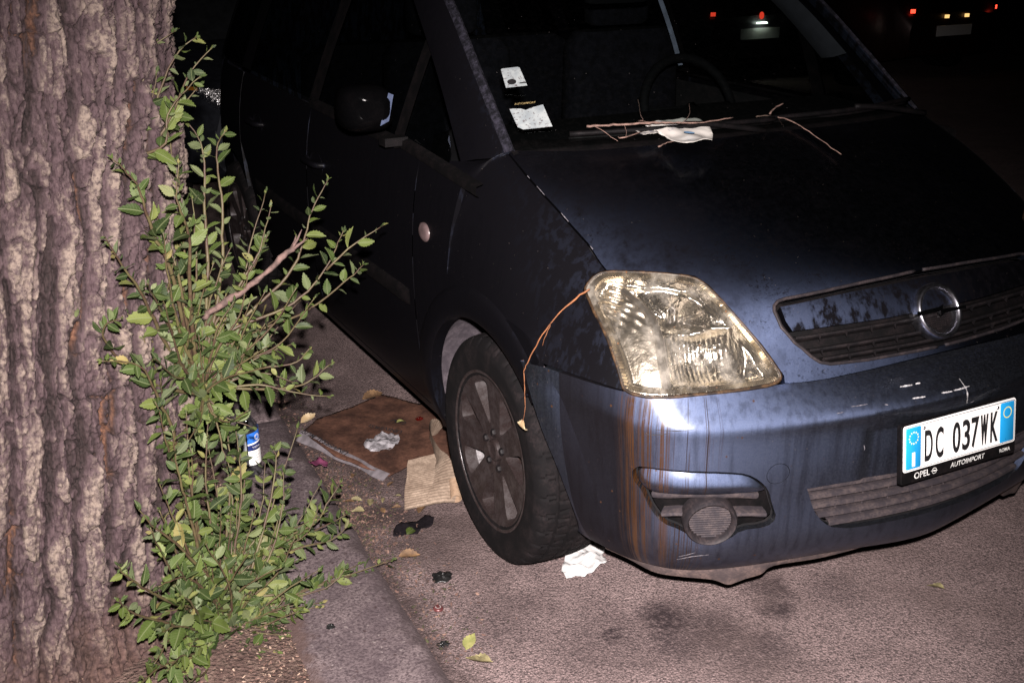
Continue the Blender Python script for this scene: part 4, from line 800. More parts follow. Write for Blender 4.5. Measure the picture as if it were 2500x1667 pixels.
for k, c in enumerate((1.6, 1.27, .95, .63)):
    for r in (1.22, .86, .53):
        for s_ in (1, -1):
            p, n_ = SN(r, c)[0], SN.normal(r, c)[0]; n_ *= np.sign(n_ @ (p-np.array([0, .9, .5])))
            g = MB(); g.add([p+n_*-.003+np.array([-.005, 0, .005]), p+n_*-.003+np.array([.004, 0, .005]), p+n_*-.001+np.array([.002, 0, -.012]), p-n_*.02+np.array([0, 0, .005])], [(0, 2, 1), (0, 3, 2), (1, 2, 3)])
            g.V = [tuple(np.array(v)*[s_, 1, 1]) for v in g.V]; g.build('tick', M_GRIL, gril, smooth=False)
# emblem ---------------------------------------------------------------
ec = np.array([0, -.696, .786]); tn = np.array([0, -.80, .60]); tn = np.array([0, -math.cos(.5), math.sin(.5)])
eu = np.array([0, math.sin(.5), math.cos(.5)]); ERM = np.stack([tn, np.array([1.0, 0, 0]), eu], 1)
RE = .066
em = MB().lathe([(-.02, RE*1.0), (.006, RE*1.0), (.013, RE*.965), (.015, RE*.90), (.012, RE*.83), (.004, RE*.79), (-.01, RE*.78)], 64, 'x').xf(ERM, ec).build('emblem', M_DCHROME, car, auto=1.2)
MB().lathe([(-.006, RE*.80), (-.006, .0005)], 40, 'x').xf(ERM, ec).build('emblem_back', M_BLACK, em)
g = MB(); rr_ = .0036
for iy in range(-9, 10):
    for iz in range(-9, 10):
        y_, z_ = iy*.0056+(iz % 2)*.0028, iz*.005
        if math.hypot(y_, z_) < RE*.62 and abs(z_) > .012:
            g.add([(-.006, y_-.002, z_), (-.006, y_, z_-.002), (-.006, y_+.002, z_), (-.006, y_, z_+.002), (-.003, y_, z_)], [(0, 1, 4), (1, 2, 4), (2, 3, 4), (3, 0, 4)])
tag(g.xf(ERM, ec).build('emblem_studs', M_GRIL, em, smooth=False), kind='stuff')
bl = [(-1.16, .03), (-1.14, .10), (-.10, .115), (.12, .17), (.05, .02), (1.16, -.02), (1.15, -.12), (.10, -.13), (-.12, -.22), (-.05, -.04), (-1.14, -.06)]
P0 = np.array(bl)*RE; g = MB(); nb = len(bl)
ctr_ = P0.mean(0)
top = [(.016, p[0], p[1]) for p in P0]; bot = [(.004, p[0]*1.02, p[1]*1.15) for p in P0]
g.add(top+bot, [(i, (i+1) % nb, nb+(i+1) % nb, nb+i) for i in range(nb)])
g.add(top, [(0, 1, 9), (0, 9, 10), (1, 2, 9), (2, 3, 4), (2, 4, 9), (4, 7, 9), (4, 5, 7), (5, 6, 7), (7, 8, 9)])
g.xf(ERM, ec).build('emblem_bolt', M_CHROME, em, smooth=False)

# number plate ---------------------------------------------------------
PT = .1398; pc = np.array([0, -.8113, .519]); pfr = frame(pc, (1, 0, 0), (0, math.sin(PT), math.cos(PT)))
def rrect(w_, h_, r, z, cx=0, cy=0, n=5):
    pts = []
    for sx, sy, a0 in ((1, 1, 0), (-1, 1, 90), (-1, -1, 180), (1, -1, 270)):
        for k in range(n+1):
            a = math.radians(a0+90*k/n); pts.append((cx+sx*(w_/2-r)+r*math.cos(a), cy+sy*(h_/2-r)+r*math.sin(a), z))
    return np.array(pts)
def slab(w_, h_, r, z0, z1, cx=0, cy=0, bev=.0012):
    L = [rrect(w_, h_, r, z0, cx, cy), rrect(w_, h_, r, z1-bev, cx, cy), rrect(w_-2*bev, h_-2*bev, max(r-bev, .0005), z1, cx, cy)]; n = len(L[0]); g = MB()
    g.add(np.vstack(L), [(k*n+i, k*n+(i+1) % n, (k+1)*n+(i+1) % n, (k+1)*n+i) for k in (0, 1) for i in range(n)]+[tuple(2*n+i for i in range(n))]); return g
def onplate(g): g.V = [tuple(v) for v in put(np.array(g.V), pfr)]; return g
onplate(slab(.369, .142, .006, -.014, -.0015, 0, -.0138)).build('plate_frame', M_BLACK, car, auto=.6)
for sx in (-1, 1): onplate(MB().lathe([(.0008, .0042), (.0030, .0036), (.0034, .0005)], 12, 'z').xf(None, (sx*.118, .041, 0))).build('plate_screw', M_DCHROME, bpy.data.objects['plate_frame'])
fr_o = car.children[-1] if False else bpy.data.objects['plate_frame']
for txt, x_, sz, xs_ in (('OPEL', -.121, .021, 1.0), ('AUTOIMPORT', .025, .0165, 1.05), ('ROMA', .148, .0125, 1.0)):
    V, F = text_mesh(txt, sz, xs_, 0, .0002); V[:, 0] += x_+.18*V[:, 1]*(txt == 'AUTOIMPORT'); V[:, 1] += -.0700; V[:, 2] = -.0008
    obj('frame_lettering', put(V, pfr), F, M_PRINT, fr_o, False)
g = MB(); n = 28; A = np.linspace(0, 2*math.pi, n+1)
g.grid([[(-.082+.0078*k*math.cos(a), -.0700+.0072*k*math.sin(a), -.0008) for a in A] for k in (.82, 1.0)])
g.add([(-.094, -.0690, -.0007), (-.084, -.0681, -.0007), (-.070, -.0710, -.0007), (-.080, -.0719, -.0007)], [(0, 1, 2, 3)])
onplate(g).build('frame_emblem', M_PRINT, fr_o, smooth=False)
pl_o = onplate(slab(.360, .110, .007, -.001, .0012)).build('license_plate', M_PLATE, car, auto=.6)
g = MB(); A = rrect(.353, .103, .006, .0016); B_ = rrect(.350, .100, .005, .0016); k = len(A)
g.add(np.vstack([A, B_]), [(i, (i+1) % k, k+(i+1) % k, k+i) for i in range(k)]); onplate(g).build('plate_border', M_INK, pl_o, smooth=False)
onplate(slab(.046, .098, .004, .0010, .0019, -.1505, 0, .0004)).build('blue_band', M_BAND, pl_o)
onplate(slab(.046, .098, .004, .0010, .0019, .1505, 0, .0004)).build('blue_band', M_BAND, pl_o)
g = MB()
for k in range(12):
    a = k*math.pi/6; cx, cy = -.1505+.0135*math.cos(a), .024+.0135*math.sin(a); P = []
    for j in range(10):
        r_ = (.0029, .0013)[j % 2]; b_ = math.pi/2+j*math.pi/5; P.append((cx+r_*math.cos(b_), cy+r_*math.sin(b_), .0024))
    g.add(P+[(cx, cy, .0025)], [(j, (j+1) % 10, 10) for j in range(10)])
onplate(g).build('star_circle', M_YEL, pl_o, smooth=False)
g = MB(); A = np.linspace(0, 2*math.pi, 33); g.grid([[(.1505+r_*math.cos(a), .024+r_*math.sin(a), .0024) for a in A] for r_ in (.0115, .0140)])
onplate(g).build('year_ring', M_YEL, pl_o, smooth=False)
g = MB(); g.box((-.1505, -.027, .0022), (.0085, .033, .0006)); onplate(g).build('country_letter', M_WHITE, pl_o, smooth=False)
for txt, x_ in (('D', -.1045), ('C', -.0705), ('0', -.0165), ('3', .0145), ('7', .0435), ('W', .0735), ('K', .1065)):
    V, F = text_mesh(txt, .1, 1, .0006, .006 if txt in 'W' else .0018); V[:, 0] -= (V[:, 0].min()+V[:, 0].max())/2; V[:, 1] -= (V[:, 1].min()+V[:, 1].max())/2
    V[:, 0] *= .0245/(np.ptp(V[:, 0])); V[:, 1] *= .074/np.ptp(V[:, 1]); V[:, 0] += x_; V[:, 1] -= .003; V[:, 2] += .0026
    obj('plate_character', put(V, pfr), F, M_INK, pl_o, False)
g = MB(); A = np.linspace(0, 2*math.pi, 20); g.grid([[(-.0435+r_*math.cos(a), 0+r_*math.sin(a), .0022) for a in A] for r_ in (.0045, .0056)]); onplate(g).build('plate_seal', M_PRINT, pl_o, smooth=False)

# wheels ----------------------------------------------------------------
def cut_plate(outer, holes, h, fx, thick):
    """flat plate (2D outline with holes) given relief fx(p) along -x and a thickness"""
    O = resample(np.array(outer), h); H = [resample(np.array(q), h) for q in holes]; lo, hi = O.min(0), O.max(0)
    gx, gy = np.meshgrid(np.arange(lo[0]+h*.5, hi[0], h), np.arange(lo[1]+h*.5, hi[1], h), indexing='ij'); gx[:, ::2] += h*.25; G = np.c_[gx.ravel(), gy.ravel()]
    k = inpoly(G, O) & (dist_poly(G, O) > h*.45)
    for q in H: k &= ~inpoly(G, q) & (dist_poly(G, q) > h*.45)
    pts = np.vstack([O]+H+[G[k]]); ed = []; st = 0
    for L in [O]+H: ed += [(st+i, st+(i+1) % len(L)) for i in range(len(L))]; st += len(L)
    vs, es, fs, *_ = delaunay_2d_cdt([Vector((float(a), float(b))) for a, b in pts], ed, [], 0, 1e-7)
    P = np.array([(v.x, v.y) for v in vs]); fs = [tuple(f) for f in fs]; C = np.array([P[list(f)].mean(0) for f in fs]); k = inpoly(C, O)
    for q in H: k &= ~inpoly(C, q)
    F = [f for f, q in zip(fs, k) if q]; d = fx(P); V = np.c_[-d, P]
    cnt = set()
    F = [f if np.cross(P[f[1]]-P[f[0]], P[f[2]]-P[f[0]]) < 0 else f[::-1] for f in F]
    for f in F:
        for i in range(3): cnt.add((f[i], f[(i+1) % 3]))
    bd = [e for e in cnt if (e[1], e[0]) not in cnt]; V = list(V); mp = {}
    def dup(i, t_):
        if (i, t_) not in mp: mp[(i, t_)] = len(V); V.append(V[i]+np.array([t_, 0, 0]))
        return mp[(i, t_)]
    for a, b in bd: F.append((dup(b, 0.), dup(a, 0.), dup(a, thick), dup(b, thick)))
    return V, F
def make_wheel():
    wh = empty('wheel', parent=car)
    R, Wd, n = .316, .205, 288; prof = []
    side = [(-.095, .205), (-.098, .212), (-.1005, .222), (-.1035, .228), (-.1050, .240), (-.1062, .255), (-.1055, .270), (-.1060, .276), (-.1048, .282), (-.1010, .292), (-.0965, .300), (-.0900, .3065)]
    tread = [(-.086, .309), (-.080, .3105), (-.062, .3135), (-.060, .3135), (-.0585, .307), (-.052, .307), (-.0505, .3145), (-.021, .316), (-.0195, .308), (-.013, .308), (-.0115, .316), (0, .3162)]
    prof = side+tread; prof = prof+[(-h, r) for h, r in prof[::-1][1:]]
    V = []; F = []; m = len(prof)
    for i, (h_, r_) in enumerate(prof):
        for j in range(n):
            a = 2*math.pi*j/n; r = r_; h2 = h_
            cell = (j+int(abs(h_)*120)) % 8
            if abs(h_) < .084 and r_ > .309 and cell == 0: r -= .006
            if .084 <= abs(h_) <= .0966 and r_ > .298 and j % 8 == 0: r -= .005
            if 0.1 < abs(h_) and .288 < r_ < .295 and j % 8 == 0: h2 *= .985
            V.append((h2, r*math.cos(a), r*math.sin(a)))
    F = [(i*n+j, i*n+(j+1) % n, (i+1)*n+(j+1) % n, (i+1)*n+j) for i in range(m-1) for j in range(n)]
    g = MB(); g.add(V, F); g.build('tyre', M_TYRE, wh, auto=.38)
    # rim: barrel, lip and a seven-spoke face
    rim = MB().lathe([(-.092, .2225), (-.1005, .2215), (-.1015, .218), (-.099, .2135), (-.090, .2105), (-.06, .200), (.07, .192), (.092, .214)], 96, 'x').build('rim', M_RIM, wh, auto=.7)
    circ = [(.2125*math.cos(a), .2125*math.sin(a)) for a in np.linspace(0, 2*math.pi, 85)[:-1]]
    holes = []
    for k in range(7):
        a = math.radians(WHEEL_PHASE+k*360/7); q = []
        for r, da in ((.080, -5.5), (.072, 0), (.080, 5.5), (.135, 11.2), (.186, 13.6), (.194, 9.5), (.1965, 0), (.194, -9.5), (.186, -13.6), (.135, -11.2)):
            b_ = a+math.radians(da); q.append((r*math.cos(b_), r*math.sin(b_)))
        holes.append(smooth_poly(q, 1))
    def relief(P):
        r = np.linalg.norm(P, axis=1); return .082+.010*sstep(r, .05, .19)-.012*(1-sstep(r, .034, .042))+.004*sstep(r, .19, .21)
    V, F = cut_plate(circ, holes, .009, relief, .034)
    g = MB(); g.add(V, F); g.build('spoke_face', M_RIM, wh, auto=.6)
    for k in range(5):
        a = math.radians(90+72*k); MB().lathe([(-.066, .011), (-.086, .011), (-.090, .008), (-.090, .0005)], 6, 'x', (0, .052*math.cos(a), .052*math.sin(a))).build('wheel_bolt', M_GRIL, wh, smooth=False)
    MB().lathe([(-.070, .031), (-.086, .030), (-.089, .024), (-.086, .018), (-.087, .0005)], 28, 'x').build('hub_cap', M_RIM, wh, auto=.8)
    MB().lathe([(-.03, .14), (-.04, .14), (-.042, .07), (-.05, .065), (-.05, .0005)], 48, 'x').build('brake_disc', plain('rusty_disc', (.07, .045, .04), .5, .6), wh, auto=.7)
    return wh
WHEEL_PHASE = 20.0
w0 = make_wheel(); w0.location = (-.725, 0, .315); w0.rotation_euler = (0, 0, -.02)
for (x_, y_, rz) in ((.725, 0, math.pi-.02), (-.725, 2.63, 0), (.725, 2.63, math.pi)):
    c = w0.copy(); COL.objects.link(c); c.parent = car; c.location = (x_, y_, .315); c.rotation_euler = (0, 0, rz)
    for ch in w0.children:
        d = ch.copy(); COL.objects.link(d); d.parent = c

# flanks, doors ----------------------------------------------------------
def belt(y): return 1.030+.012*min(1, max(0, (y-.43)/1.0))+.03*max(0, y-1.4)*.6
def quad_yz(y0, y1, z0, ztop, n=8):
    return [(y0, z0)]+[(y, z0) for y in np.linspace(y0, y1, n)[1:]]+[(y1, ztop(y1))]+[(y, ztop(y)) for y in np.linspace(y1, y0, n)[1:]]
ARr = [(2.63+.375*math.cos(a), .31+.375*math.sin(a)) for a in np.linspace(math.radians(194), math.radians(-14), 26)]
def gutter(y, s_, w_=.04): return [[(s_*(flank_x(y, z)+w_*0), y, z)] for z in (.3, 1)]
for sgn in (1, -1):
    def pp(name, poly, mat, parent, h=.06, gap=.0025, **kw):
        q = panel(SD, yz(poly), [], h, gap, .014, **kw); return pobj(name, q if sgn == 1 else mir(*q), mat, parent)
    zsill = .275
    fd = pp('front_door', quad_yz(.436, 1.42, zsill, belt), M_SIDE, car)
    rd = pp('rear_door', [(1.424, zsill), (2.1, zsill), (2.24, .42), (2.235, .56), (2.30, .66), (2.42, .76), (2.42, 1.03+.0)]+[(y, belt(y)) for y in np.linspace(2.40, 1.424, 7)], M_SIDE, car)
    pp('rear_quarter', [(2.426, .77)]+[(y, z) for y, z in ARr if y > 2.34]+[(3.02, .25), (3.19, .40), (3.19, 1.04), (2.426, 1.05)], M_SIDE, car, gap=0)
    pp('sill', [(.37, .222), (2.24, .222), (2.26, .27), (.365, .27)], M_SIDE, car, gap=0)
    pp('flank_backing', [(.40, .24), (2.25, .24), (2.3, .7), (2.5, .9), (2.5, 1.03), (.30, 1.01), (.36, .5)], M_DARK, car, gap=0, off=-.016, flange=False)
    # side moulding on each door
    for dr, y0, y1 in ((fd, .47, 1.405), (rd, 1.44, 2.20)):
        P = []
        for y in np.linspace(y0, y1, 20):
            e = min(1, min(y-y0, y1-y)/.01)*.007
            P.append([(sgn*(flank_x(y, z)-d*e/.007-(.0 if d else -.004)), y, z) for z, d in ((.588, 0), (.592, .006), (.600, .010), (.632, .010), (.640, .006), (.644, 0))])
        MB().grid(P).build('side_moulding', M_BLACK, dr, auto=.8)
        yh = 1.303 if dr is fd else 2.09; zh = .862 if dr is fd else .885
        x0 = flank_x(yh, zh)
        MB().lathe([(.0, .060), (.003, .060), (-.004, .054), (-.012, .040), (-.016, .0005)], 28, 'x').xf(np.diag([-1.0, 1.25, .72]) @ np.eye(3), (0, 0, 0)).xf(np.diag([-1.0, 1, 1]) if False else None, (x0-.003, yh, zh)).xf(np.diag([sgn, 1.0, 1.0])).build('handle_recess', M_SIDE, dr)
        hp = bez([(x0+.004, yh-.085, zh+.006), (x0-.028, yh-.065, zh+.008), (x0-.034, yh, zh+.010), (x0-.028, yh+.065, zh+.008), (x0+.004, yh+.085, zh+.006)], 18)*np.array([sgn, 1, 1])
        MB().tube(hp, .011, 8).build('handle', M_SIDE, dr)
    # black waist strip running forward from the mirror on to the fender
    P = []
    for y in np.linspace(.04, 1.42, 40):
        z0 = 1.006+.035*min(1, (y-.04)/.55) if y < .59 else belt(y)
        zb = z0+.004; x_ = flank_x(y, min(z0, 1.05))
        P.append([(sgn*(x_-.0), y, zb-.012), (sgn*(x_-.008), y, zb-.010), (sgn*(x_-.010), y, zb), (sgn*(x_-.008), y, zb+.014), (sgn*(x_+.012), y, zb+.020)])
    wst = MB().grid(P).build('waist_strip', M_BLACK, fd, auto=.9)
    for kk in (0, 3): MB().tube(np.array([p[kk] for p in P]), .0012, 4).build('strip_edge', M_SHLD, wst) if False else None
# greenhouse ---------------------------------------------------------------
def side_pt(y, z):
    """outer skin of the cabin side above the waist"""
    t = (z-1.03)/.50; x = -.805+.185*t+.035*t*t
    return np.array([x+(.10*max(0, (y-2.6)/.6)**2), y, z])
AP = bez([(-.695, .095, 1.088), (-.670, .33, 1.262), (-.640, .569, 1.428), (-.605, .82, 1.55), (-.585, .96, 1.585)], 24)   # windscreen edge of the pillar
AQ = bez([(-.735, .115, 1.075), (-.708, .35, 1.252), (-.676, .60, 1.420), (-.640, .84, 1.537), (-.615, .97, 1.572)], 24)   # outer edge of its front face
AS = bez([(-.772, .25, 1.045), (-.735, .46, 1.225), (-.702, .67, 1.385), (-.665, .87, 1.505), (-.645, .98, 1.54)], 24)      # door-window edge
SW = Surf([[(0, -.045, 1.112), (-.25, -.035, 1.112), (-.50, .015, 1.105), (-.693, .098, 1.090)], [(0, .27, 1.285), (-.25, .28, 1.284), (-.48, .315, 1.275), (-.668, .345, 1.268)], [(0, .56, 1.430), (-.24, .565, 1.430), (-.46, .58, 1.427), (-.637, .59, 1.430)], [(0, .86, 1.565), (-.22, .865, 1.563), (-.42, .89, 1.558), (-.583, .955, 1.580)]])
wsc = pobj('windscreen', both(*panel(SW, [(0, 0), (0, 1), (0, 2), (0, 3), (1, 3), (2, 3), (3, 3), (3, 2), (3, 1), (3, 0)], [], .05, .001, .004, half=True)), M_GLASS, car)
for sgn in (1, -1):
    X = np.array([sgn, 1, 1.0])
    nf = np.array([0, -.012, .016])
    MB().grid(np.stack([AP+[.006, .0, -.03], AP, (AP+AQ)/2+[-.002, -.004, .004], AQ, (AQ+AS)/2+[-.006, 0, .002], AS, AS+[.03, .02, 0]], 1)*X).build('a_pillar', M_SIDE, car, auto=.8)
    MB().grid(np.stack([AP+[.004, -.004, .002], AP+[-.004, -.006, .007], AP*.55+AQ*.45+[-.002, -.006, .008], AP*.45+AQ*.55+[0, 0, .002]], 1)*X).build('windscreen_trim', M_WTRIM, car, auto=.9)
    # door glass and its pillars
    top = lambda y: 1.40+.19*(1-math.exp(-(y-.62)/.35)) if y > .62 else 1.40
    def zroof(y): return float(np.interp(y, [.25, .46, .67, .87, 1.1, 1.6, 2.4, 2.9], [1.045, 1.225, 1.385, 1.475, 1.51, 1.525, 1.515, 1.47]))
    def pane(name, y0, y1, mat, off=0., n=16):
        P = []
        for y in np.linspace(y0, y1, n):
            zb, zt = belt(max(y, .43))+.012, zroof(y)
            P.append([(side_pt(y, zb+(zt-zb)*k/6)+[off, 0, 0])*X for k in range(7)])
        return MB().grid(P).build(name, mat, car)
    pane('quarter_window', .27, .60, M_SGLASS, .004); pane('front_door_window', .66, 1.40, M_SGLASS, .004); pane('rear_door_window', 1.48, 2.32, M_SGLASS, .004); pane('rear_side_window', 2.44, 2.95, M_SGLASS, .004)
    pane('window_pillar', .595, .665, M_BLACK); pane('b_pillar', 1.39, 1.49, M_BLACK); pane('c_pillar', 2.31, 2.45, M_SIDE); pane('d_pillar', 2.94, 3.12, M_SIDE)
    P = []
    for y in np.linspace(.62, 3.0, 30):
        a_ = side_pt(y, zroof(y))
        P.append([(a_+d)*X for d in ((.0, 0, -.012), (-.012, 0, 0), (-.006, 0, .025), (.03, 0, .05))])
    MB().grid(P).build('roof_rail', M_SIDE, car)
    # mirror
    mr = MB(); A = np.linspace(0, 2*math.pi, 25)[:-1]; L = []
    for (dy, sx, sz_) in ((-.055, .030, .028), (-.05, .050, .044), (-.03, .066, .060), (.0, .072, .066), (.04, .070, .064), (.055, .066, .060)):
        L.append([(-.912+(-.0)*dy+sx*np.sign(math.cos(a))*abs(math.cos(a))**.6, .585+dy-.015*math.cos(a), 1.152+sz_*np.sign(math.sin(a))*abs(math.sin(a))**.6) for a in A])
    L = np.array(L); mr.grid(np.concatenate([L, L[:, :1]], 1)*X); mr.add(L[0]*X, [tuple(range(24))])
    mo = mr.build('mirror', M_GLOSSBLACK, car, auto=1.2)
    q = np.array([(-.893, .520, 1.110), (-.868, .516, 1.122), (-.846, .530, 1.191), (-.862, .526, 1.198)])*X; MB().grid(np.array([[q[0], q[1]], [q[3], q[2]]])).build('mirror_inner_face', M_BUMP, mo)
    mg = MB(); mg.add(L[-1]*X*np.array([1, 1, 1]), [tuple(range(24))]); mg.build('mirror_glass', M_CHROME, mo, smooth=False)
    MB().box((sgn*-.835, .575, 1.055), (.07, .05, .024)).build('mirror_foot', M_BLACK, mo, smooth=False)
# roof and tail
P = []
for y in np.linspace(.86, 3.05, 24):
    zt = float(np.interp(y, [.86, 1.2, 1.8, 2.5, 3.05], [1.565, 1.605, 1.622, 1.605, 1.54])); xe = float(np.interp(y, [.86, 1.2, 2.5, 3.05], [.60, .605, .60, .54])); ze = zt-.035
    P.append([(-xe+2*xe*k/14, y+.09*(abs(k-7)/7)**2*(1 if y < .9 else 0), ze+(zt-ze)*(1-((k-7)/7)**2)) for k in range(15)])
MB().grid(P).build('roof', M_HOOD, car)
P = []
for z in np.linspace(.25, 1.56, 20):
    yb = float(np.interp(z, [.25, .5, .95, 1.05, 1.56], [3.18, 3.23, 3.21, 3.17, 3.03])); xe = float(np.interp(z, [.25, .6, 1.0, 1.56], [.68, .72, .72, .54]))
    P.append([(-xe+2*xe*k/10, yb-.05*((k-5)/5)**4, z) for k in range(11)])
hatch = MB().grid(P).build('tailgate', M_SIDE, car)
P = [[(x_, float(np.interp(z, [1.05, 1.56], [3.185, 3.045])), z) for x_ in np.linspace(-.5, .5, 5)] for z in np.linspace(1.10, 1.48, 6)]
MB().grid(P).build('rear_window', M_SGLASS, hatch)
MB().box((0, 1.6, .27), (1.5, 3.0, .06)).build('floor_pan', M_DARK, car)
# cowl, wipers, cabin ---------------------------------------------------------
P = []
for x_ in np.linspace(-.70, .70, 41):
    yh = float(np.interp(abs(x_), [0, .2, .4, .55, .71], [-.072, -.062, -.03, .02, .095])); yw = float(np.interp(abs(x_), [0, .25, .5, .693], [-.03, -.02, .03, .105]))
    P.append([(x_, yh-.03, 1.06), (x_, yh-.002, 1.088), (x_, (yh+yw)/2+.01, 1.094), (x_, yw+.03, 1.112), (x_, yw+.05, 1.10)])
MB().grid(P).build('cowl_panel', M_BLACK, car)
for (x0, x1) in ((-.55, .05), (.02, .64)):
    wp = MB(); q = bez([(x0, -.0+.06*(abs(x0)/.55)**2, 1.128), ((x0+x1)/2, -.025, 1.134), (x1, -.02+.08*(abs(x1)/.6)**2, 1.128)], 16)
    wp.tube(q, .007, 6); wp.tube(q+np.array([0, .006, -.012]), .004, 5)
    ar = bez([(x1-.05, -.045, 1.105), (x1-.22, -.04, 1.135), ((x0+x1)/2, -.028, 1.142)], 10); wp.tube(ar, .008, 6); wp.build('wiper', M_BLACK, car)
P = [[(x_, y_, z_) for y_, z_ in ((.05, 1.03), (.22, 1.075), (.5, 1.085), (.62, 1.05), (.66, .90), (.68, .6))] for x_ in np.linspace(-.69, .69, 10)]
MB().grid(P).build('dashboard', M_INT, car)
A = np.linspace(0, 2*math.pi, 30); sw = np.array([(.36+.185*math.cos(a), .80+.07*math.sin(a)-.0, 1.02+.17*math.sin(a)) for a in A]); g = MB().tube(sw, .016, 8)
g.tube([(.19, .80, 1.02), (.53, .80, 1.02)], .018, 6); g.tube([(.36, .62, .95), (.36, .80, 1.02)], .03, 8); g.build('steering_wheel', M_INT, car)
for sx in (-1, 1):
    s_ = MB(); cx = sx*.36
    def rbox(c, size, k=6):
        L = []; A = np.linspace(0, 2*math.pi, 21)[:-1]
        for f, q in ((-1, .82), (-.85, .97), (0, 1), (.85, .97), (1, .82)):
            L.append([(c[0]+size[0]/2*q*np.sign(math.cos(a))*abs(math.cos(a))**.45, c[1]+size[1]/2*q*np.sign(math.sin(a))*abs(math.sin(a))**.45, c[2]+size[2]/2*f) for a in A])
        L = np.array(L); g = MB().grid(np.concatenate([L, L[:, :1]], 1)); g.add(L[-1], [tuple(range(20))]); return g
    b = rbox((cx, 1.25, .95), (.48, .13, .62)); s_.add(b.V, b.F); b = rbox((cx, 1.02, .60), (.50, .5, .16)); s_.add(b.V, b.F); b = rbox((cx, 1.29, 1.36), (.26, .09, .17)); s_.add(b.V, b.F)
    s_.build('seat', M_SEAT, car)
b = rbox((0, 2.1, .85), (1.3, .16, .65)); b.build('rear_bench', M_SEAT, car)
b = rbox((0, .72, 1.43), (.24, .04, .07)); b.build('interior_mirror', M_INT, car)
M_TRIM = plain('pillar_trim_grey', (.022, .024, .032), .8, 0, .15, 30)
for sgn in (1, -1):
    X = np.array([sgn, 1, 1.0]); MB().grid(np.stack([AP+[.012, .03, -.035], AP+[.03, .07, -.05], AS+[.045, .05, -.03]], 1)[6:]*X).build('pillar_trim', M_TRIM, car)
bq = bez([(0.347, 1.06, 1.473), (0.387, 1.04, 1.375), (0.413, 1.0, 1.263), (0.431, 0.96, 1.151)], 14); MB().grid(np.array([[p+[-.012, 0, 0], p+[.012, .006, 0]] for p in bq])).build('seat_belt', plain('belt_webbing', (.16, .19, .26), .8), car)

# ================================================================== tree trunk with furrowed bark
def hash2(i, j, k):
    n = (i*374761393+j*668265263+k*2246822519) & 0xffffffff; n = ((n ^ (n >> 13))*1274126177) & 0xffffffff; return ((n ^ (n >> 16)) & 0xffff)/65535.0
def cells(x, y, seed=0):
    """F1, F2 and cell id of jittered cells (vectorised)"""
    xi, yi = np.floor(x).astype(np.int64), np.floor(y).astype(np.int64); f1 = np.full(x.shape, 9.0); f2 = f1.copy(); cid = np.zeros(x.shape)
    for a in (-1, 0, 1):
        for b in (-1, 0, 1):
            i, j = xi+a, yi+b; px = i+.12+.76*hash2(i, j, seed); py = j+.12+.76*hash2(i, j, seed+17); d = np.hypot(x-px, y-py); h = hash2(i, j, seed+31)
            nr = d < f1; f2 = np.where(nr, f1, np.minimum(f2, d)); cid = np.where(nr, h, cid); f1 = np.where(nr, d, f1)
    return f1, f2, cid
def vnoise(x, y, seed=0):
    xi, yi = np.floor(x).astype(np.int64), np.floor(y).astype(np.int64); u, v = x-xi, y-yi; u = u*u*(3-2*u); v = v*v*(3-2*v)
    a, b, c, d = hash2(xi, yi, seed), hash2(xi+1, yi, seed), hash2(xi, yi+1, seed), hash2(xi+1, yi+1, seed); return (a*(1-u)+b*u)*(1-v)+(c*(1-u)+d*u)*v
def fbm(x, y, o=4, seed=0):
    s_ = 0; w_ = .5
    for k in range(o): s_ = s_+w_*(vnoise(x*2**k, y*2**k, seed+k*7)-.5); w_ *= .55
    return s_
def mat_bark():
    t = NT('elm_bark'); v = t.co(); at = t.n('Attribute', None, attribute_name='ridge').outputs['Fac']; fl_ = t.n('Attribute', None, attribute_name='plate').outputs['Fac']
    f = t.noise(v, 85, 5, .7); s1 = t.noise(t.co((46, 46, 11)), 1.0, 5, .7); s2 = t.noise(t.co((150, 150, 45)), 1.0, 4, .7)
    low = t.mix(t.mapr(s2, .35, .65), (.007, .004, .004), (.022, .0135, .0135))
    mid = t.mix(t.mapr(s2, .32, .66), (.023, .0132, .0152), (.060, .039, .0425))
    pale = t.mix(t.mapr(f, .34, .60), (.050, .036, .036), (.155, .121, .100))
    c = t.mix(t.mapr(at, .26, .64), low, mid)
    pm = t.math('MULTIPLY', t.mapr(t.math('ADD', at, t.math('MULTIPLY', t.math('SUBTRACT', s1, .5), .7)), .52, .92), t.mapr(t.math('ADD', fl_, t.math('MULTIPLY', t.math('SUBTRACT', f, .5), 1.2)), .25, .85, .0, 1.0))
    c = t.mix(pm, c, pale)
    # rusty inner bark showing in some furrows
    r = t.math('MULTIPLY', t.mapr(t.noise(t.co((9, 9, 1.6)), 1.0, 3, .6), .50, .60), t.mapr(at, .42, .15))
    c = t.mix(t.math('MULTIPLY', r, .8), c, t.mix(t.mapr(f, .35, .65), (.05, .022, .014), (.14, .066, .038)))
    # soil splashed over the foot of the trunk
    X = t.xyz(v); sp = t.math('MULTIPLY', t.mapr(t.math('ADD', X[2], t.math('MULTIPLY', t.noise(v, 8, 4, .6), .28)), .46, .20), .85)
    c = t.mix(sp, c, t.mix(t.mapr(f, .35, .65), (.030, .0165, .014), (.085, .050, .040)))
    c = t.mix(t.math('MULTIPLY', t.mapr(t.vor(v, 55), .10, .05), t.mapr(sp, .2, .7, 0, .8)), c, (.22, .15, .105))
    h = t.math('ADD', t.math('MULTIPLY', f, .6), t.math('MULTIPLY', s2, 1.0))
    return t.done(t.pbr(c, .86, 0, t.bump(h, .6, .005), Specular_IOR_Level=.25))
M_BARK = mat_bark()
TCX = lambda z: -2.057+.092*z
TCY, TR = .17, .366
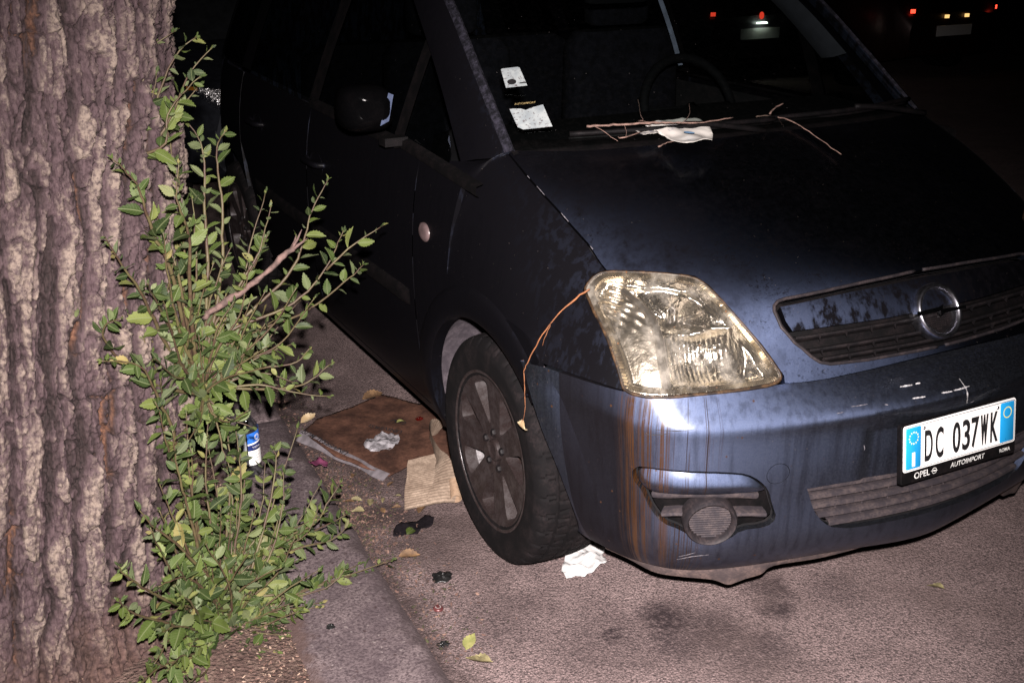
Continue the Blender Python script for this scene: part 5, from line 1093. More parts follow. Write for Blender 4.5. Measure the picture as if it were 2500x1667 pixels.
def build_trunk():
    th = np.r_[np.linspace(math.radians(-178), math.radians(52), 560), np.linspace(math.radians(54), math.radians(180), 60)]
    z = np.r_[np.linspace(-.02, 1.95, 620), np.linspace(1.965, 3.9, 60)]
    TH, Z = np.meshgrid(th, z); U = TH*TR
    wx = U+.035*fbm(U*5, Z*2.2, 4, 3)*2+.02*fbm(U*16, Z*5, 3, 9)
    wz = Z+.10*fbm(U*6, Z*3, 3, 5)
    ph = wx/.078+2.0*fbm(U*5.0, Z*2.4, 4, 71)+.5*np.sin(wz*1.6+1.0); amp = .35+1.1*vnoise(wx/.066+9, wz/.22, 73)
    ridge = np.abs(np.sin(math.pi*ph))**.75*np.clip(amp, 0, 1.1)
    ph2 = wx/.027+1.4*fbm(U*11, Z*4.5, 3, 75); fine = np.abs(np.sin(math.pi*ph2))**.7*np.clip(.3+vnoise(wx/.027, wz/.11, 79), 0, 1)
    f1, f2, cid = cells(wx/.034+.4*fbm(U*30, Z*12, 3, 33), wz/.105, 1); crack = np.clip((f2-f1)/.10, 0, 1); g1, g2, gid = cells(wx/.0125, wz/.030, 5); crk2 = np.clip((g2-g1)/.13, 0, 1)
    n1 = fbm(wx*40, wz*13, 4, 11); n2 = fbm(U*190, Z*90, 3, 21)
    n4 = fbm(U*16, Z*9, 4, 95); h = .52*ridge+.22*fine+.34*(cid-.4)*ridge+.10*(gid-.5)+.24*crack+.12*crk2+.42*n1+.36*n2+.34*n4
    fade = 1-.45*np.exp(-np.clip(Z-.05, 0, 9)/.16)
    hh = h*.048*fade
    R = TR*(1-.012*(Z-1))+.09*np.exp(-np.clip(Z, 0, 9)/.13)+.018*np.sin(TH*3+1.2+Z*.6)+.022*fbm(TH*2, Z*1.5, 3, 51)
    # burr on the right from which the upper shoots grow
    R += .035*np.exp(-(((TH+.05)/.20)**2+((Z-.60)/.10)**2))*(1+.6*fbm(U*25, Z*25, 3, 61))
    R = R+hh
    X = np.stack([-2.057+.092*Z+R*np.cos(TH), TCY+R*np.sin(TH), Z], -1)
    n, m = X.shape[:2]; V = X.reshape(-1, 3)
    idx = np.arange(n*m).reshape(n, m); a, b = idx[:-1, :-1].ravel(), idx[:-1, 1:].ravel(); c, d = idx[1:, 1:].ravel(), idx[1:, :-1].ravel()
    F = np.stack([a, b, c, d], 1); wrap = np.stack([idx[:-1, -1], idx[:-1, 0], idx[1:, 0], idx[1:, -1]], 1); F = np.vstack([F, wrap])
    me = bpy.data.meshes.new('trunk'); me.vertices.add(len(V)); me.vertices.foreach_set('co', V.ravel().astype(np.float32))
    me.loops.add(F.size); me.loops.foreach_set('vertex_index', F.ravel().astype(np.int32)); me.polygons.add(len(F)); me.polygons.foreach_set('loop_start', np.arange(0, F.size, 4, dtype=np.int32))
    me.polygons.foreach_set('use_smooth', np.ones(len(F), bool)); me.update(calc_edges=True)
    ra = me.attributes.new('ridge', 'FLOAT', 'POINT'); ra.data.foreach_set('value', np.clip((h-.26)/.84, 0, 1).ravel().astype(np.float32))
    pa = me.attributes.new('plate', 'FLOAT', 'POINT'); pa.data.foreach_set('value', np.clip(.6*cid+.4*gid, 0, 1).ravel().astype(np.float32))
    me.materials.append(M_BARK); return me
tree = empty('street_tree', (0, 0, 0), 0, 'big old street tree with deeply furrowed grey bark at the left', 'tree')
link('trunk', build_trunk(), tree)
for (a, z0, L, el) in ((-.6, 3.5, 2.4, .9), (1.3, 3.6, 2.2, .8), (2.9, 3.5, 2.3, .9), (4.3, 3.7, 2.0, 1.1)):
    b = np.array([TCX(z0), TCY, z0]); d = np.array([math.cos(a)*math.cos(el), math.sin(a)*math.cos(el), math.sin(el)])
    MB().tube(bez([b, b+d*L*.4+[0, 0, .05], b+d*L*.8+[.05, .02, .2], b+d*L+[.1, 0, .35]], 14), np.linspace(.17, .05, 14), 12).build('limb', plain('limb_bark', (.17, .13, .13), .9, 0, .3, 20, .6), tree)

# ================================================================== suckers (leafy shoots)
def mat_leaf():
    t = NT('leaf'); uv = t.n('UVMap').outputs[0]; X = t.xyz(uv)
    rnd = t.n('ObjectInfo').outputs['Random']; at = t.n('Attribute', None, attribute_name='tone').outputs['Fac']; k = t.math('FRACT', t.math('ADD', rnd, at))
    v = t.co(); n = t.noise(v, 45, 4, .6)
    c = t.ramp(k, [(0, (.011, .022, .006)), (.40, (.032, .054, .011)), (.76, (.066, .094, .019)), (.95, (.120, .140, .038)), (1, (.20, .16, .06))])
    c = t.mix(t.mapr(n, .4, .7, 0, .35), c, (.04, .052, .02))
    # veins: a midrib and slanting side veins
    ay = t.math('ABSOLUTE', X[1]); mid = t.mapr(ay, .035, .01)
    sv = t.math('FRACT', t.math('MULTIPLY', t.math('SUBTRACT', X[0], t.math('MULTIPLY', ay, .55)), 9.0)); side = t.mapr(t.math('ABSOLUTE', t.math('SUBTRACT', sv, .5)), .10, .02)
    ve = t.math('MAXIMUM', mid, t.math('MULTIPLY', side, .45)); c = t.mix(t.math('MULTIPLY', ve, .6), c, (.13, .15, .07))
    hole = t.math('MULTIPLY', t.mapr(t.noise(v, 70, 2, .5), .68, .70), t.mapr(k, .5, .55))
    nm = t.bump(t.math('ADD', t.math('MULTIPLY', ve, -1.0), t.math('MULTIPLY', sv, .6)), .5, .002)
    bs = t.n('NewGeometry').outputs['Backfacing']; c2 = t.mix(bs, c, t.mix(.5, c, (.13, .15, .085)))
    p = t.pbr(c2, .55, 0, nm, Specular_IOR_Level=.25); tl = t.n('BsdfTranslucent', {'Color': t.mix(.5, c, (.10, .15, .02))})
    a = t.n('MixShader', {0: .16, 1: p.outputs[0], 2: tl.outputs[0]})
    return t.done(t.n('MixShader', {0: hole, 1: a.outputs[0], 2: t.n('BsdfTransparent').outputs[0]}))
M_LEAF = mat_leaf()
def mat_stem():
    t = NT('shoot_stem'); v = t.co(); n = t.noise(v, 25, 4, .6); X = t.xyz(v)
    return t.done(t.pbr(t.mix(t.mapr(n, .35, .65), (.045, .024, .015), (.075, .062, .025)), .6, 0, t.bump(t.noise(v, 200, 3), .3, .002)))
M_STEM = mat_stem()
M_DEAD = plain('dead_wood', (.095, .058, .050), .85, 0, .45, 60, .6)
def leaf_geo(seed):
    """elm leaf of unit length: serrated, folded along the midrib, slightly curled; + UV"""
    r = random.Random(seed); n = 15; curl = r.uniform(-.10, .22); fold = r.uniform(.10, .34); wid = r.uniform(.23, .31); tw = r.uniform(-.25, .25); bend = r.uniform(-.12, .12)
    V = []; U = []; F = []
    for i in range(n):
        s_ = i/(n-1); wv = wid*(math.sin(math.pi*min(1, s_*1.02)**.82)**.85)*(1-.12*s_)
        for j, side in enumerate((-1, -.5, 0, .5, 1)):
            x, y = s_, side*wv
            if abs(side) == 1 and 0 < i < n-1: x += (.06 if i % 2 else .02); y *= (1.06 if i % 2 else .90)
            z = abs(y)*fold*1.6-curl*s_*s_+.02*math.sin(s_*9+side*2)*abs(side); yy = y*math.cos(tw*s_)-z*math.sin(tw*s_); zz = y*math.sin(tw*s_)+z*math.cos(tw*s_)
            V.append((x, yy+bend*s_*s_, zz)); U.append((s_, y))
    for i in range(n-1):
        for j in range(4): a = i*5+j; F.append((a, a+5, a+6, a+1))
    return np.array(V), F, U
def leaf_mesh(i):
    V, F, U = leaf_geo(i*13+5); me = mkmesh('leaf', V, F, M_LEAF); uvl = me.uv_layers.new(name='UVMap')
    for l in me.loops: uvl.data[l.index].uv = U[l.vertex_index]
    return me
LEAF = [leaf_mesh(i) for i in range(8)]; LEAFG = [leaf_geo(i*13+5) for i in range(8)]
def basis(d, nrm):
    d = d/np.linalg.norm(d); nrm = nrm-d*(d @ nrm); nrm /= np.linalg.norm(nrm)+1e-9; return np.stack([d, np.cross(nrm, d), nrm], 1)
def shoot_clump(name, label, stems, extra, seed, lmin, lmax, step, base):
    rs = np.random.default_rng(seed); root = empty(name, base, 0, label, 'shoots', 'leafy suckers of the street tree'); base = np.array(base)
    paths = [np.array(s_) for s_ in stems]
    for k in range(extra):
        p = paths[rs.integers(len(stems))]; q = p+np.cumsum(rs.normal(0, .016, p.shape), 0)*np.linspace(0.6, 1.6, len(p))[:, None]; q[0] = p[0]
        f = rs.uniform(.45, .9); m = max(2, int(len(q)*f+.5)); paths.append(q[:m])
    leaves = []; pre = []
    for p in paths:
        L = np.linalg.norm(np.diff(p, axis=0), axis=1).sum(); n = max(8, int(L/.02)); c = bez(p, n); c += np.cumsum(rs.normal(0, .0012, c.shape), 0); r0 = .0022+.0035*min(1, L/.6)
        c[:, 2] = np.maximum(c[:, 2], .065)
        MB().tube(c-base, np.linspace(r0, .0010, n), 5).build('stem', M_STEM, root)
        s_ = L*rs.uniform(.10, .2); side = 1
        while s_ < L*1.0:
            f = s_/L; i = min(n-2, int(f*(n-1))); T = c[i+1]-c[i]; T /= np.linalg.norm(T)+1e-9
            o_ = np.cross(T, np.array([.25, -.85, .45])+rs.normal(0, .4, 3)); o_ /= np.linalg.norm(o_)+1e-9
            d = T*rs.uniform(.35, .8)+o_*side*rs.uniform(.6, 1.1)+rs.normal(0, .18, 3); nrm = np.array([0, -.35, .8])+rs.normal(0, .75, 3)
            size = 1.04*(lmin+(lmax-lmin)*rs.random()**1.15)*(1-.55*max(0, f-.55)/.45)
            leaves.append((size, c[i]+d*.002, basis(d, nrm), rs.integers(8))); side = -side; s_ += step*rs.uniform(.7, 1.45)*(1-.45*max(0, f-.6))
        d = c[-1]-c[-3]
        for kk in range(3): leaves.append((lmin*rs.uniform(.6, .9), c[-1]-d*.1*kk, basis(d+rs.normal(0, .012, 3), np.array([0, -.6, .8])+rs.normal(0, .4, 3)), rs.integers(8)))
    leaves.sort(key=lambda q: -q[0]); print(name, 'leaves', len(leaves), 'stems', len(paths))
    for size, o_, Bm, k in leaves[:300]:
        lo = bpy.data.objects.new('leaf', LEAF[k]); COL.objects.link(lo); lo.parent = root
        M4 = Matrix([[*(Bm[i]*size), (o_-base)[i]] for i in range(3)]+[[0, 0, 0, 1]]); lo.matrix_local = M4
    rest = leaves[300:]
    if rest:
        V = []; F = []; U = []; T = []
        for size, o_, Bm, k in rest:
            v, f, u = LEAFG[k]; n0 = len(V); V += list((v*size) @ Bm.T+o_-base); F += [tuple(i+n0 for i in q) for q in f]; U += u; T += [rs.random()]*len(v)
        me = mkmesh('small_leaves', V, F, M_LEAF); uvl = me.uv_layers.new(name='UVMap'); vi = np.zeros(len(me.loops), np.int32); me.loops.foreach_get('vertex_index', vi)
        uvl.data.foreach_set('uv', np.array(U)[vi].ravel().astype(np.float32)); at = me.attributes.new('tone', 'FLOAT', 'POINT'); at.data.foreach_set('value', np.array(T, np.float32))
        tag(link('small_leaves', me, root), kind='stuff')
    return root
up_c = shoot_clump('sucker_clump', 'tall leafy green shoots springing from the burr halfway up the trunk', DATA['upper'], 40, 3, .016, .058, .020, (-1.56, .1, .58))
lo_c = shoot_clump('sucker_clump', 'dense low green shoots sprouting from the foot of the trunk', DATA['lower'], 84, 8, .018, .064, .020, (-1.60, -.06, .06))
dt = np.array(DATA['deadtwig']); g = MB(); c = bez(dt, 20)+RNG.normal(0, .002, (20, 3)); g.tube(c, np.linspace(.008, .006, 20)*(1+.15*RNG.normal(size=20)), 7); e = c[-1]
for q in ((.02, -.01, .045), (.035, 0, .02), (.012, .01, .03)): g.tube([c[-2], e+np.array(q)*.5, e+np.array(q)], [.005, .003, .0008], 5)
g.build('broken_twig', M_DEAD, up_c).location = -np.array([-1.56, .1, .58])

# ================================================================== litter
def crumple(poly, z0, amp, sc_, h, seed, thick=.0012, fz=None):
    """a thin sheet cut to an outline lying on the ground, with folds; poly in metres (x, y)"""
    O = resample(np.array(poly, float), h); lo, hi = O.min(0), O.max(0)
    gx, gy = np.meshgrid(np.arange(lo[0], hi[0], h), np.arange(lo[1], hi[1], h), indexing='ij'); gx[:, ::2] += h*.3; G = np.c_[gx.ravel(), gy.ravel()]; k = inpoly(G, O) & (dist_poly(G, O) > h*.4)
    pts = np.vstack([O, G[k]]); ed = [(i, (i+1) % len(O)) for i in range(len(O))]
    vs, es, fs, *_ = delaunay_2d_cdt([Vector((float(a), float(b))) for a, b in pts], ed, [], 0, 1e-7)
    P = np.array([(v.x, v.y) for v in vs]); C = np.array([P[list(f)].mean(0) for f in fs]); kk = inpoly(C, O); F = [tuple(f) for f, q in zip(fs, kk) if q]
    Z = np.array([z0+amp*(.5+noise.fractal(Vector((p[0]*sc_, p[1]*sc_, seed)), .9, 2, 4)) for p in P])
    if fz is not None: Z = Z+fz(P)
    Z = np.maximum(Z, .003); n = len(P); V = np.vstack([np.c_[P, Z], np.c_[P, Z-thick]]); cnt = set()
    F = [f if np.cross(P[f[1]]-P[f[0]], P[f[2]]-P[f[0]]) > 0 else f[::-1] for f in F]
    for f in F:
        for i in range(3): cnt.add((f[i], f[(i+1) % 3]))
    bd = [e for e in cnt if (e[1], e[0]) not in cnt]
    return V, F+[tuple(i+n for i in f[::-1]) for f in F]+[(b, a, a+n, b+n) for a, b in bd], P
M_TISSUE = plain('tissue_paper', (.46, .455, .45), .95, 0, .10, 60, .3)
V, F, _ = crumple([(-.50, -.03), (-.515, -.12), (-.555, -.15), (-.585, -.222), (-.634, -.237), (-.706, -.216), (-.700, -.178), (-.655, -.125), (-.62, -.07), (-.56, -.03)], .008, .020, 16, .006, 3,
    fz=lambda P: .010*np.sign(np.sin((P[:, 0]*.8+P[:, 1]*.6)*38))*.4+.012*np.exp(-((P[:, 0]+.61)/.02)**2))
tag(obj('tissue', V, F, M_TISSUE, None, True), 'crumpled white paper tissue on the asphalt beside the front tyre', 'tissue')
def mat_card(name, c1, c2, freq=0):
    t = NT(name); v = t.co(); n = t.noise(v, 12, 5, .65); f = t.noise(v, 110, 4, .7); c = t.mix(t.mapr(n, .3, .7), c1, c2); c = t.mix(t.mapr(f, .35, .6, .35, 0), c, tuple(x*.35 for x in c1))
    return t.done(t.pbr(c, .9, 0, t.bump(f, .3, .003), Specular_IOR_Level=.2))
M_CARD = mat_card('wet_cardboard', (.034, .0155, .011), (.135, .064, .042)); M_CORR = mat_card('corrugated_cardboard', (.16, .115, .085), (.34, .262, .20)); M_CGREY = plain('printed_grey_card', (.13, .115, .125), .8, 0, .3, 40)
cardf = lambda P: .006+.020*np.clip((-.80-P[:, 0])/.25, 0, 1)*np.clip((P[:, 1]-.6)/.3, 0, 1)+.010*np.abs(((P[:, 0]*.75+P[:, 1]*.66)*5.5) % 1-.5)
card_poly = [(-1.068, .945), (-1.02, 1.00), (-.985, 1.042), (-.93, 1.05), (-.871, 1.084), (-.78, 1.135), (-.699, 1.169), (-.671, 1.124), (-.60, 1.00), (-.50, .86), (-.56, .70), (-.60, .60), (-.74, .57), (-.809, .597), (-.829, .588), (-.912, .548), (-.97, .64), (-1.022, .745)]
V, F, P = crumple(card_poly, .004, .007, 5, .012, 11, .004, cardf)
card = tag(obj('cardboard_sheet', V, F, M_CARD, None), 'flattened soggy brown cardboard box lying in the gutter', 'cardboard')
def card_z(x, y): return float(.004+.007*(.5+noise.fractal(Vector((x*5, y*5, 11)), .9, 2, 4))+cardf(np.array([[x, y]]))[0])
# grey printed edge folded down along the gutter side
e0, e1 = np.array([-1.075, .945]), np.array([-.915, .548]); g = []
for k in range(20):
    f = k/19; p = e0*(1-f)+e1*f+np.array([0.004*math.sin(f*13), 0.0]); z = card_z(*(p*.97+np.array([-.8, .75])*.03)); d = np.array([-.026, -.010])
    g.append([(p[0]-d[0]*.3, p[1]-d[1]*.3, z+.003), (p[0], p[1], z+.002), (p[0]+d[0]*(.5+.4*math.sin(f*7+1)**2), p[1]+d[1], max(.004, z*.35))])
MB().grid(g).build('printed_edge', M_CGREY, card)
def ground_text(txt, c, ang, size, mat, parent, name='print', tilt=None, dz=.0015):
    V, F = text_mesh(txt, size, 1.0, 0, .0003); R = rotz(ang); V = V @ R.T; V = V+np.array([c[0], c[1], 0]); V[:, 2] = [card_z(v[0], v[1])+dz+.0015 for v in V]; return obj(name, V, F, mat, parent, False)
M_CINK = plain('box_print', (.012, .010, .012), .8, 0, .3, 50)
ga = math.atan2(.397, -.16)
V, F = text_mesh('UNIVERSAL MUSI', .030, 1.0, 0, .0004); V = V @ rotz(ga).T; f_ = np.array([-1.022, .83]); V = V+np.array([f_[0]-.005, f_[1], 0]); V[:, 2] = [card_z(v[0]*.97-.8*.03, v[1]*.97+.75*.03)+.008 for v in V]
obj('print', V, F, M_CINK, card, False)
ground_text('UNIVERSI', (-.80, .865), ga+.35, .030, M_CINK, card); ground_text('UN', (-.735, .905), ga+.1, .042, M_CINK, card)
t = NT('plastic_film'); v = t.co(); n = t.noise(v, 35, 4, .6); M_FILM = t.done(t.n('MixShader', {0: t.mapr(n, .35, .65, .25, .75), 1: t.n('BsdfTransparent', {'Color': (.8, .8, .82)}).outputs[0], 2: t.pbr((.42, .40, .42), .22, 0, t.bump(t.noise(t.co((30, 70, 30)), 1, 4), .8, .01)).outputs[0]}).outputs[0])
fp = [(-.926, .748), (-.901, .775), (-.848, .824), (-.804, .814), (-.780, .770), (-.815, .725), (-.86, .690), (-.905, .705)]
V, F, _ = crumple(smooth_poly(fp, 1), .0, .016, 26, .006, 21, .0008, lambda P: np.array([card_z(*p)+.002 for p in P])); tag(obj('plastic_packaging', V, F, M_FILM, None), 'crumpled clear plastic packaging lying on the brown cardboard', 'packaging')
# torn corrugated pieces by the tyre
def corr(P0, P1, P2, P3, n, m, fz, freq, amp=.0016):
    A = np.array([P0, P1, P2, P3], float); g = []
    for i in range(n+1):
        row = []
        for j in range(m+1):
            u, v_ = i/n, j/m; p = (A[0]*(1-v_)+A[1]*v_)*(1-u)+(A[3]*(1-v_)+A[2]*v_)*u; z = fz(u, v_)+amp*math.cos(u*freq*2*math.pi); row.append((p[0]+.004*math.sin(v_*9+u*3)*(i in (0, n)), p[1]+.004*math.sin(u*11)*(j in (0, m)), z))
        g.append(row)
    return g
g = corr((-.824, .601), (-.728, .585), (-.845, .300), (-.951, .325), 160, 14, lambda u, v_: .012+.030*math.sin(u*math.pi)*.5+.010*v_+.01*(1-u), 26)
b1 = MB().grid(g); G = np.array(g); b1.grid((G-np.array([0, 0, .003]))[:, ::-1])
tag(b1.build('corrugated_cardboard', M_CORR), 'flat torn rectangle of ribbed corrugated cardboard in front of the tyre', 'cardboard')
path = bez([(-.640, .745, .035), (-.705, .690, .075), (-.728, .625, .060), (-.748, .540, .050), (-.768, .455, .070), (-.795, .370, .050), (-.845, .300, .016)], 170); g = []
for i, p in enumerate(path):
    f = i/169; w_ = .032+.020*math.sin(f*math.pi*1.4+.4)**2; a = .9+.9*math.sin(f*5.0)
    d = np.array([math.cos(a)*.8, -.25, math.sin(a)*.75])*w_; cz = .0015*math.cos(f*44*2*math.pi)
    g.append([p-d+[0, 0, cz], p-d*.4+[0, 0, cz+.004], p+d*.3+[0, 0, cz+.005], p+d+[0, 0, cz]])
G = np.array(g); G[..., 2] = np.maximum(G[..., 2], .008); b2 = MB().grid(G); b2.grid((G-np.array([.001, -.001, .003]))[:, ::-1])
tag(b2.build('corrugated_cardboard', M_CORR), 'twisted strip of ribbed corrugated cardboard curling up against the tyre', 'cardboard')
g = MB().lathe([(-.036, .0165), (.036, .0165), (.036, .0150), (-.036, .0150), (-.036, .0165)], 20, 'y').xf(rotz(-.35) @ rotx(.35), (-.783, .325, .036)); tag(g.build('cardboard_tube', mat_card('tube_card', (.30, .20, .13), (.46, .33, .23)), None, auto=.8), 'short brown cardboard tube stuck between the corrugated strip and the tyre', 'tube')
# glass bottle on the kerb
def mat_bglass():
    t = NT('bottle_glass'); v = t.co(); n = t.noise(v, 40, 4, .6)
    a = t.n('MixShader', {0: t.fres(), 1: t.n('BsdfTransparent', {'Color': (.62, .64, .66)}).outputs[0], 2: t.n('BsdfGlossy', {'Color': (1, 1, 1), 'Roughness': .05}).outputs[0]})
    return t.done(t.n('MixShader', {0: t.mapr(n, .45, .75, .04, .3), 1: a.outputs[0], 2: t.n('BsdfDiffuse', {'Color': (.20, .19, .20)}).outputs[0]}))
bx_, by_ = -1.312, .675
bot = empty('glass_bottle', (bx_, by_, .062), 0, 'clear glass spirits bottle with blue and white label standing on the kerb', 'bottle')
MB().lathe([(.0, .0005), (.0, .031), (.004, .0345), (.012, .035), (.022, .0335), (.030, .0345), (.150, .0345), (.165, .032), (.185, .020), (.200, .0150), (.245, .0138), (.246, .0155), (.256, .0155), (.257, .012), (.20, .0125), (.18, .017), (.15, .0315), (.02, .0315), (.012, .02), (.010, .0005)], 40, 'z').build('glass', mat_bglass(), bot)
def band(z0, z1, a0, a1, mat, name, r=.0352, slope=0, n=20):
    A = np.linspace(a0, a1, n); g = MB().grid([[(r*math.cos(a), r*math.sin(a), z+slope*(a-a0)) for a in A] for z in np.linspace(z0, z1, 3)]); return g.build(name, mat, bot)
M_LABW, M_LABB, M_LABN = plain('label_white', (.72, .72, .70), .5, 0, .08, 60), plain('label_blue', (.02, .13, .52), .45, 0, .15, 60), plain('label_navy', (.008, .018, .10), .45, 0, .2, 60)
# camera side of the bottle is at angle about -102 degrees
lab = band(.042, .090, math.radians(-105), math.radians(20), M_LABW, 'front_label'); band(.090, .108, math.radians(-105), math.radians(20), M_LABN, 'label_stripe', slope=.004); band(.113, .146, math.radians(-105), math.radians(20), M_LABB, 'label_crest_field', slope=.005)
band(.108, .113, math.radians(-105), math.radians(20), M_LABW, 'label_rule', slope=.004); band(.066, .150, math.radians(-190), math.radians(-112), M_LABW, 'back_label', .0320)
g = MB(); A = np.linspace(0, 2*math.pi, 21)
for r_ in (.006, .010): g.grid([[((.0356)*math.cos(math.radians(-52)+rr*math.cos(a)/.0356), .0356*math.sin(math.radians(-52)+rr*math.cos(a)/.0356), .131+rr*math.sin(a)) for a in A] for rr in (r_*.82, r_)])
g.build('label_crest', M_PRINT, bot)
def wrap_text(txt, ac, z, size, mat):
    V, F = text_mesh(txt, size, 1.0, 0, 0); a = math.radians(ac)+V[:, 0]/.0357; return obj('label_text', np.c_[.0357*np.cos(a), .0357*np.sin(a), z+V[:, 1]], F, mat, bot, False)
wrap_text('VODKA', -58, .1005, .009, M_PRINT)
for k, s_ in enumerate(('PRODOTTO', 'DISTILLATO', '37,5% vol', '70 cl')): wrap_text(s_, -62, .082-.009*k, .0055, M_CINK)
# small things on the ground ------------------------------------------------
def leafthing(name, label, loc, size, rz, tilt, mat, seed, curl=.4, group=None, cat='leaf'):
    V, F, U = leaf_geo(seed); V = V.copy(); V[:, 2] += curl*np.abs(V[:, 1])**1.3+.25*curl*(V[:, 0]-.5)**2; V[:, 0] -= .5; V *= size; V = V @ rotx(tilt).T @ rotz(rz).T
    V[:, 2] -= V[:, 2].min()-.001; me = mkmesh(name, V, F, mat); uvl = me.uv_layers.new(name='UVMap')
    for l in me.loops: uvl.data[l.index].uv = U[l.vertex_index]
    o = link(name, me); o.location = loc; return tag(o, label, cat, group)
def mat_dry(name, c1, c2):
    t = NT(name); v = t.co(); n = t.noise(v, 30, 4, .65); return t.done(t.pbr(t.mix(t.mapr(n, .35, .65), c1, c2), .75, 0, t.bump(t.noise(v, 90, 3), .5, .003)))
M_DRY, M_YLF, M_OLV = mat_dry('dry_leaf_brown', (.07, .038, .018), (.20, .115, .052)), mat_dry('yellow_leaf', (.16, .165, .05), (.26, .25, .09)), mat_dry('withered_leaf_olive', (.10, .085, .04), (.24, .21, .10))
leafthing('yellow_leaf', 'pale yellow green leaf lying on the asphalt beyond the kerb', (-1.053, -.345, .003), .062, .9, .15, M_YLF, 31, .2)
leafthing('withered_leaf', 'round curled olive brown leaf at the bottom edge of the photo', (-1.063, -.425, .003), .068, 2.4, .5, M_OLV, 47, 1.0)
leafthing('green_leaf', 'single fresh green leaf dropped on the dark patch before the tyre', (-.978, .200, .004), .05, .6, .2, M_LEAF, 52, .2)
leafthing('dry_leaf', 'long yellowish dry leaf on the asphalt between kerb and tyre', (-1.03, .089, .003), .06, -.25, .3, M_DRY, 61, .5)
ORD = ('first', 'second', 'third', 'fourth', 'fifth', 'sixth', 'seventh', 'eighth', 'ninth', 'tenth', 'eleventh', 'twelfth')
for k, (x_, y_) in enumerate(sorted([(-1.008, .611), (-.921, .506), (-.981, .418), (-1.072, .386), (-1.002, .362), (-1.019, .425), (-1.053, .457), (-.931, .426), (-1.078, .456), (-.90, .31), (-.96, .36), (-1.04, .55)], key=lambda q: -q[1])):
    leafthing('dry_leaf', 'curled brown leaf in the gutter, %s dry leaf counted from the flat cardboard' % ORD[k], (x_, y_, .004), random.uniform(.022, .05), random.uniform(0, 6), random.uniform(-.5, .5), random.choice([M_DRY, M_DRY, M_OLV]), 70+k, random.uniform(.3, 1.1), 'dry leaves in the gutter')
leafthing('dry_leaf', 'pale cream dead leaf at the left corner of the cardboard', (-1.005, 1.085, .01), .07, .4, .3, mat_dry('cream_leaf', (.35, .25, .13), (.55, .45, .30)), 91, .6)
leafthing('dry_leaf', 'brown leaf lying on the far tip of the cardboard', (-.735, 1.165, .012), .09, .2, .2, M_DRY, 92, .3)
leafthing('yellow_leaf', 'tiny yellow leaf on the cardboard near the clear plastic', (-.735, .888, card_z(-.735, .888)+.003), .035, .3, .1, M_YLF, 93, .3)
leafthing('green_scrap', 'small green leaf scrap alone on the open asphalt', (.127, -.70, .003), .045, 2.0, .2, M_OLV, 95, .5)
def blob(name, label, cat, loc, size, mat, seed, n=14):
    L = []
    for i in range(n+1):
        th = math.pi/2*i/n
        L.append([(size[0]*math.sin(th)*math.cos(a)*(1+.75*noise.noise(Vector((math.cos(a)*1.6+seed, math.sin(a)*1.6, th)))), size[1]*math.sin(th)*math.sin(a)*(1+.75*noise.noise(Vector((math.cos(a)*1.6+seed, math.sin(a)*1.6, th)))), size[2]*math.cos(th)*(1+.9*noise.noise(Vector((math.cos(a)*3*math.sin(th)+seed, math.sin(a)*3*math.sin(th), 5))))) for a in np.linspace(0, 2*math.pi, 29)])
    o = MB().grid(L).build(name, mat); o.location = loc; return tag(o, label, cat)
M_BAG = plain('black_plastic', (.010, .010, .010), .28, 0, .3, 40, .5)
blob('plastic_scrap', 'glossy black crumpled plastic scrap on the asphalt near the kerb', 'scrap', (-.994, -.046, .001), (.026, .020, .010), M_BAG, 2)
blob('plastic_scrap', 'small flat black scrap in the gutter near the bottom of the photo', 'scrap', (-1.108, -.32, .001), (.014, .012, .006), M_BAG, 5)
V, F, _ = crumple([(-1.02, .235), (-.985, .262), (-.94, .255), (-.905, .275), (-.888, .245), (-.905, .215), (-.945, .205), (-.965, .185), (-1.0, .200), (-1.03, .212)], .001, .012, 22, .008, 31, .0015); tag(obj('dark_rag', V, F, plain('black_rag', (.007, .0055, .007), .9, 0, .3, 50, .5, Specular_IOR_Level=.08), None), 'flat black rag on the asphalt before the corrugated cardboard', 'rag')
blob('glass_shard', 'dark glass shard on the kerb stone beside the shoots', 'shard', (-1.352, -.205, .060), (.011, .010, .005), M_BAG, 12)
M_LENSR = plain('red_lens', (.05, .004, .003), .12, 0, .2, 60); blob('lens_fragment', 'shiny red lamp fragment lying on the cardboard beneath the car sill', 'fragment', (-.661, .90, card_z(-.661, .90)), (.014, .011, .007), M_LENSR, 15)
M_PINK = plain('pink_wrapper', (.12, .03, .065), .4, 0, .3, 50); V, F, _ = crumple([(-1.135, .665), (-1.10, .672), (-1.078, .64), (-1.09, .61), (-1.12, .632)], .058, .012, 40, .006, 5, .0008); tag(obj('sweet_wrapper', V, F, M_PINK, None), 'small bright pink wrapper at the edge of the kerb', 'wrapper')
cap = MB().lathe([(.0, .0135), (.001, .0135), (.005, .0115), (.0055, .010), (.0065, .0005)], 21, 'z').xf(rotx(.08), (-1.06, -.177, .002)).build('bottle_cap', plain('cap_red', (.10, .03, .03), .4, .3, .3, 60)); tag(cap, 'flattened red and white bottle cap on the asphalt', 'bottle cap')
g = MB(); A = np.linspace(0, 2*math.pi, 24); g.grid([[(-1.06+r_*math.cos(a), -.177+r_*math.sin(a)*1.0, .0082) for a in A] for r_ in (.005, .008)]); g.build('cap_print', plain('cap_white', (.26, .22, .21), .5), cap, smooth=False)
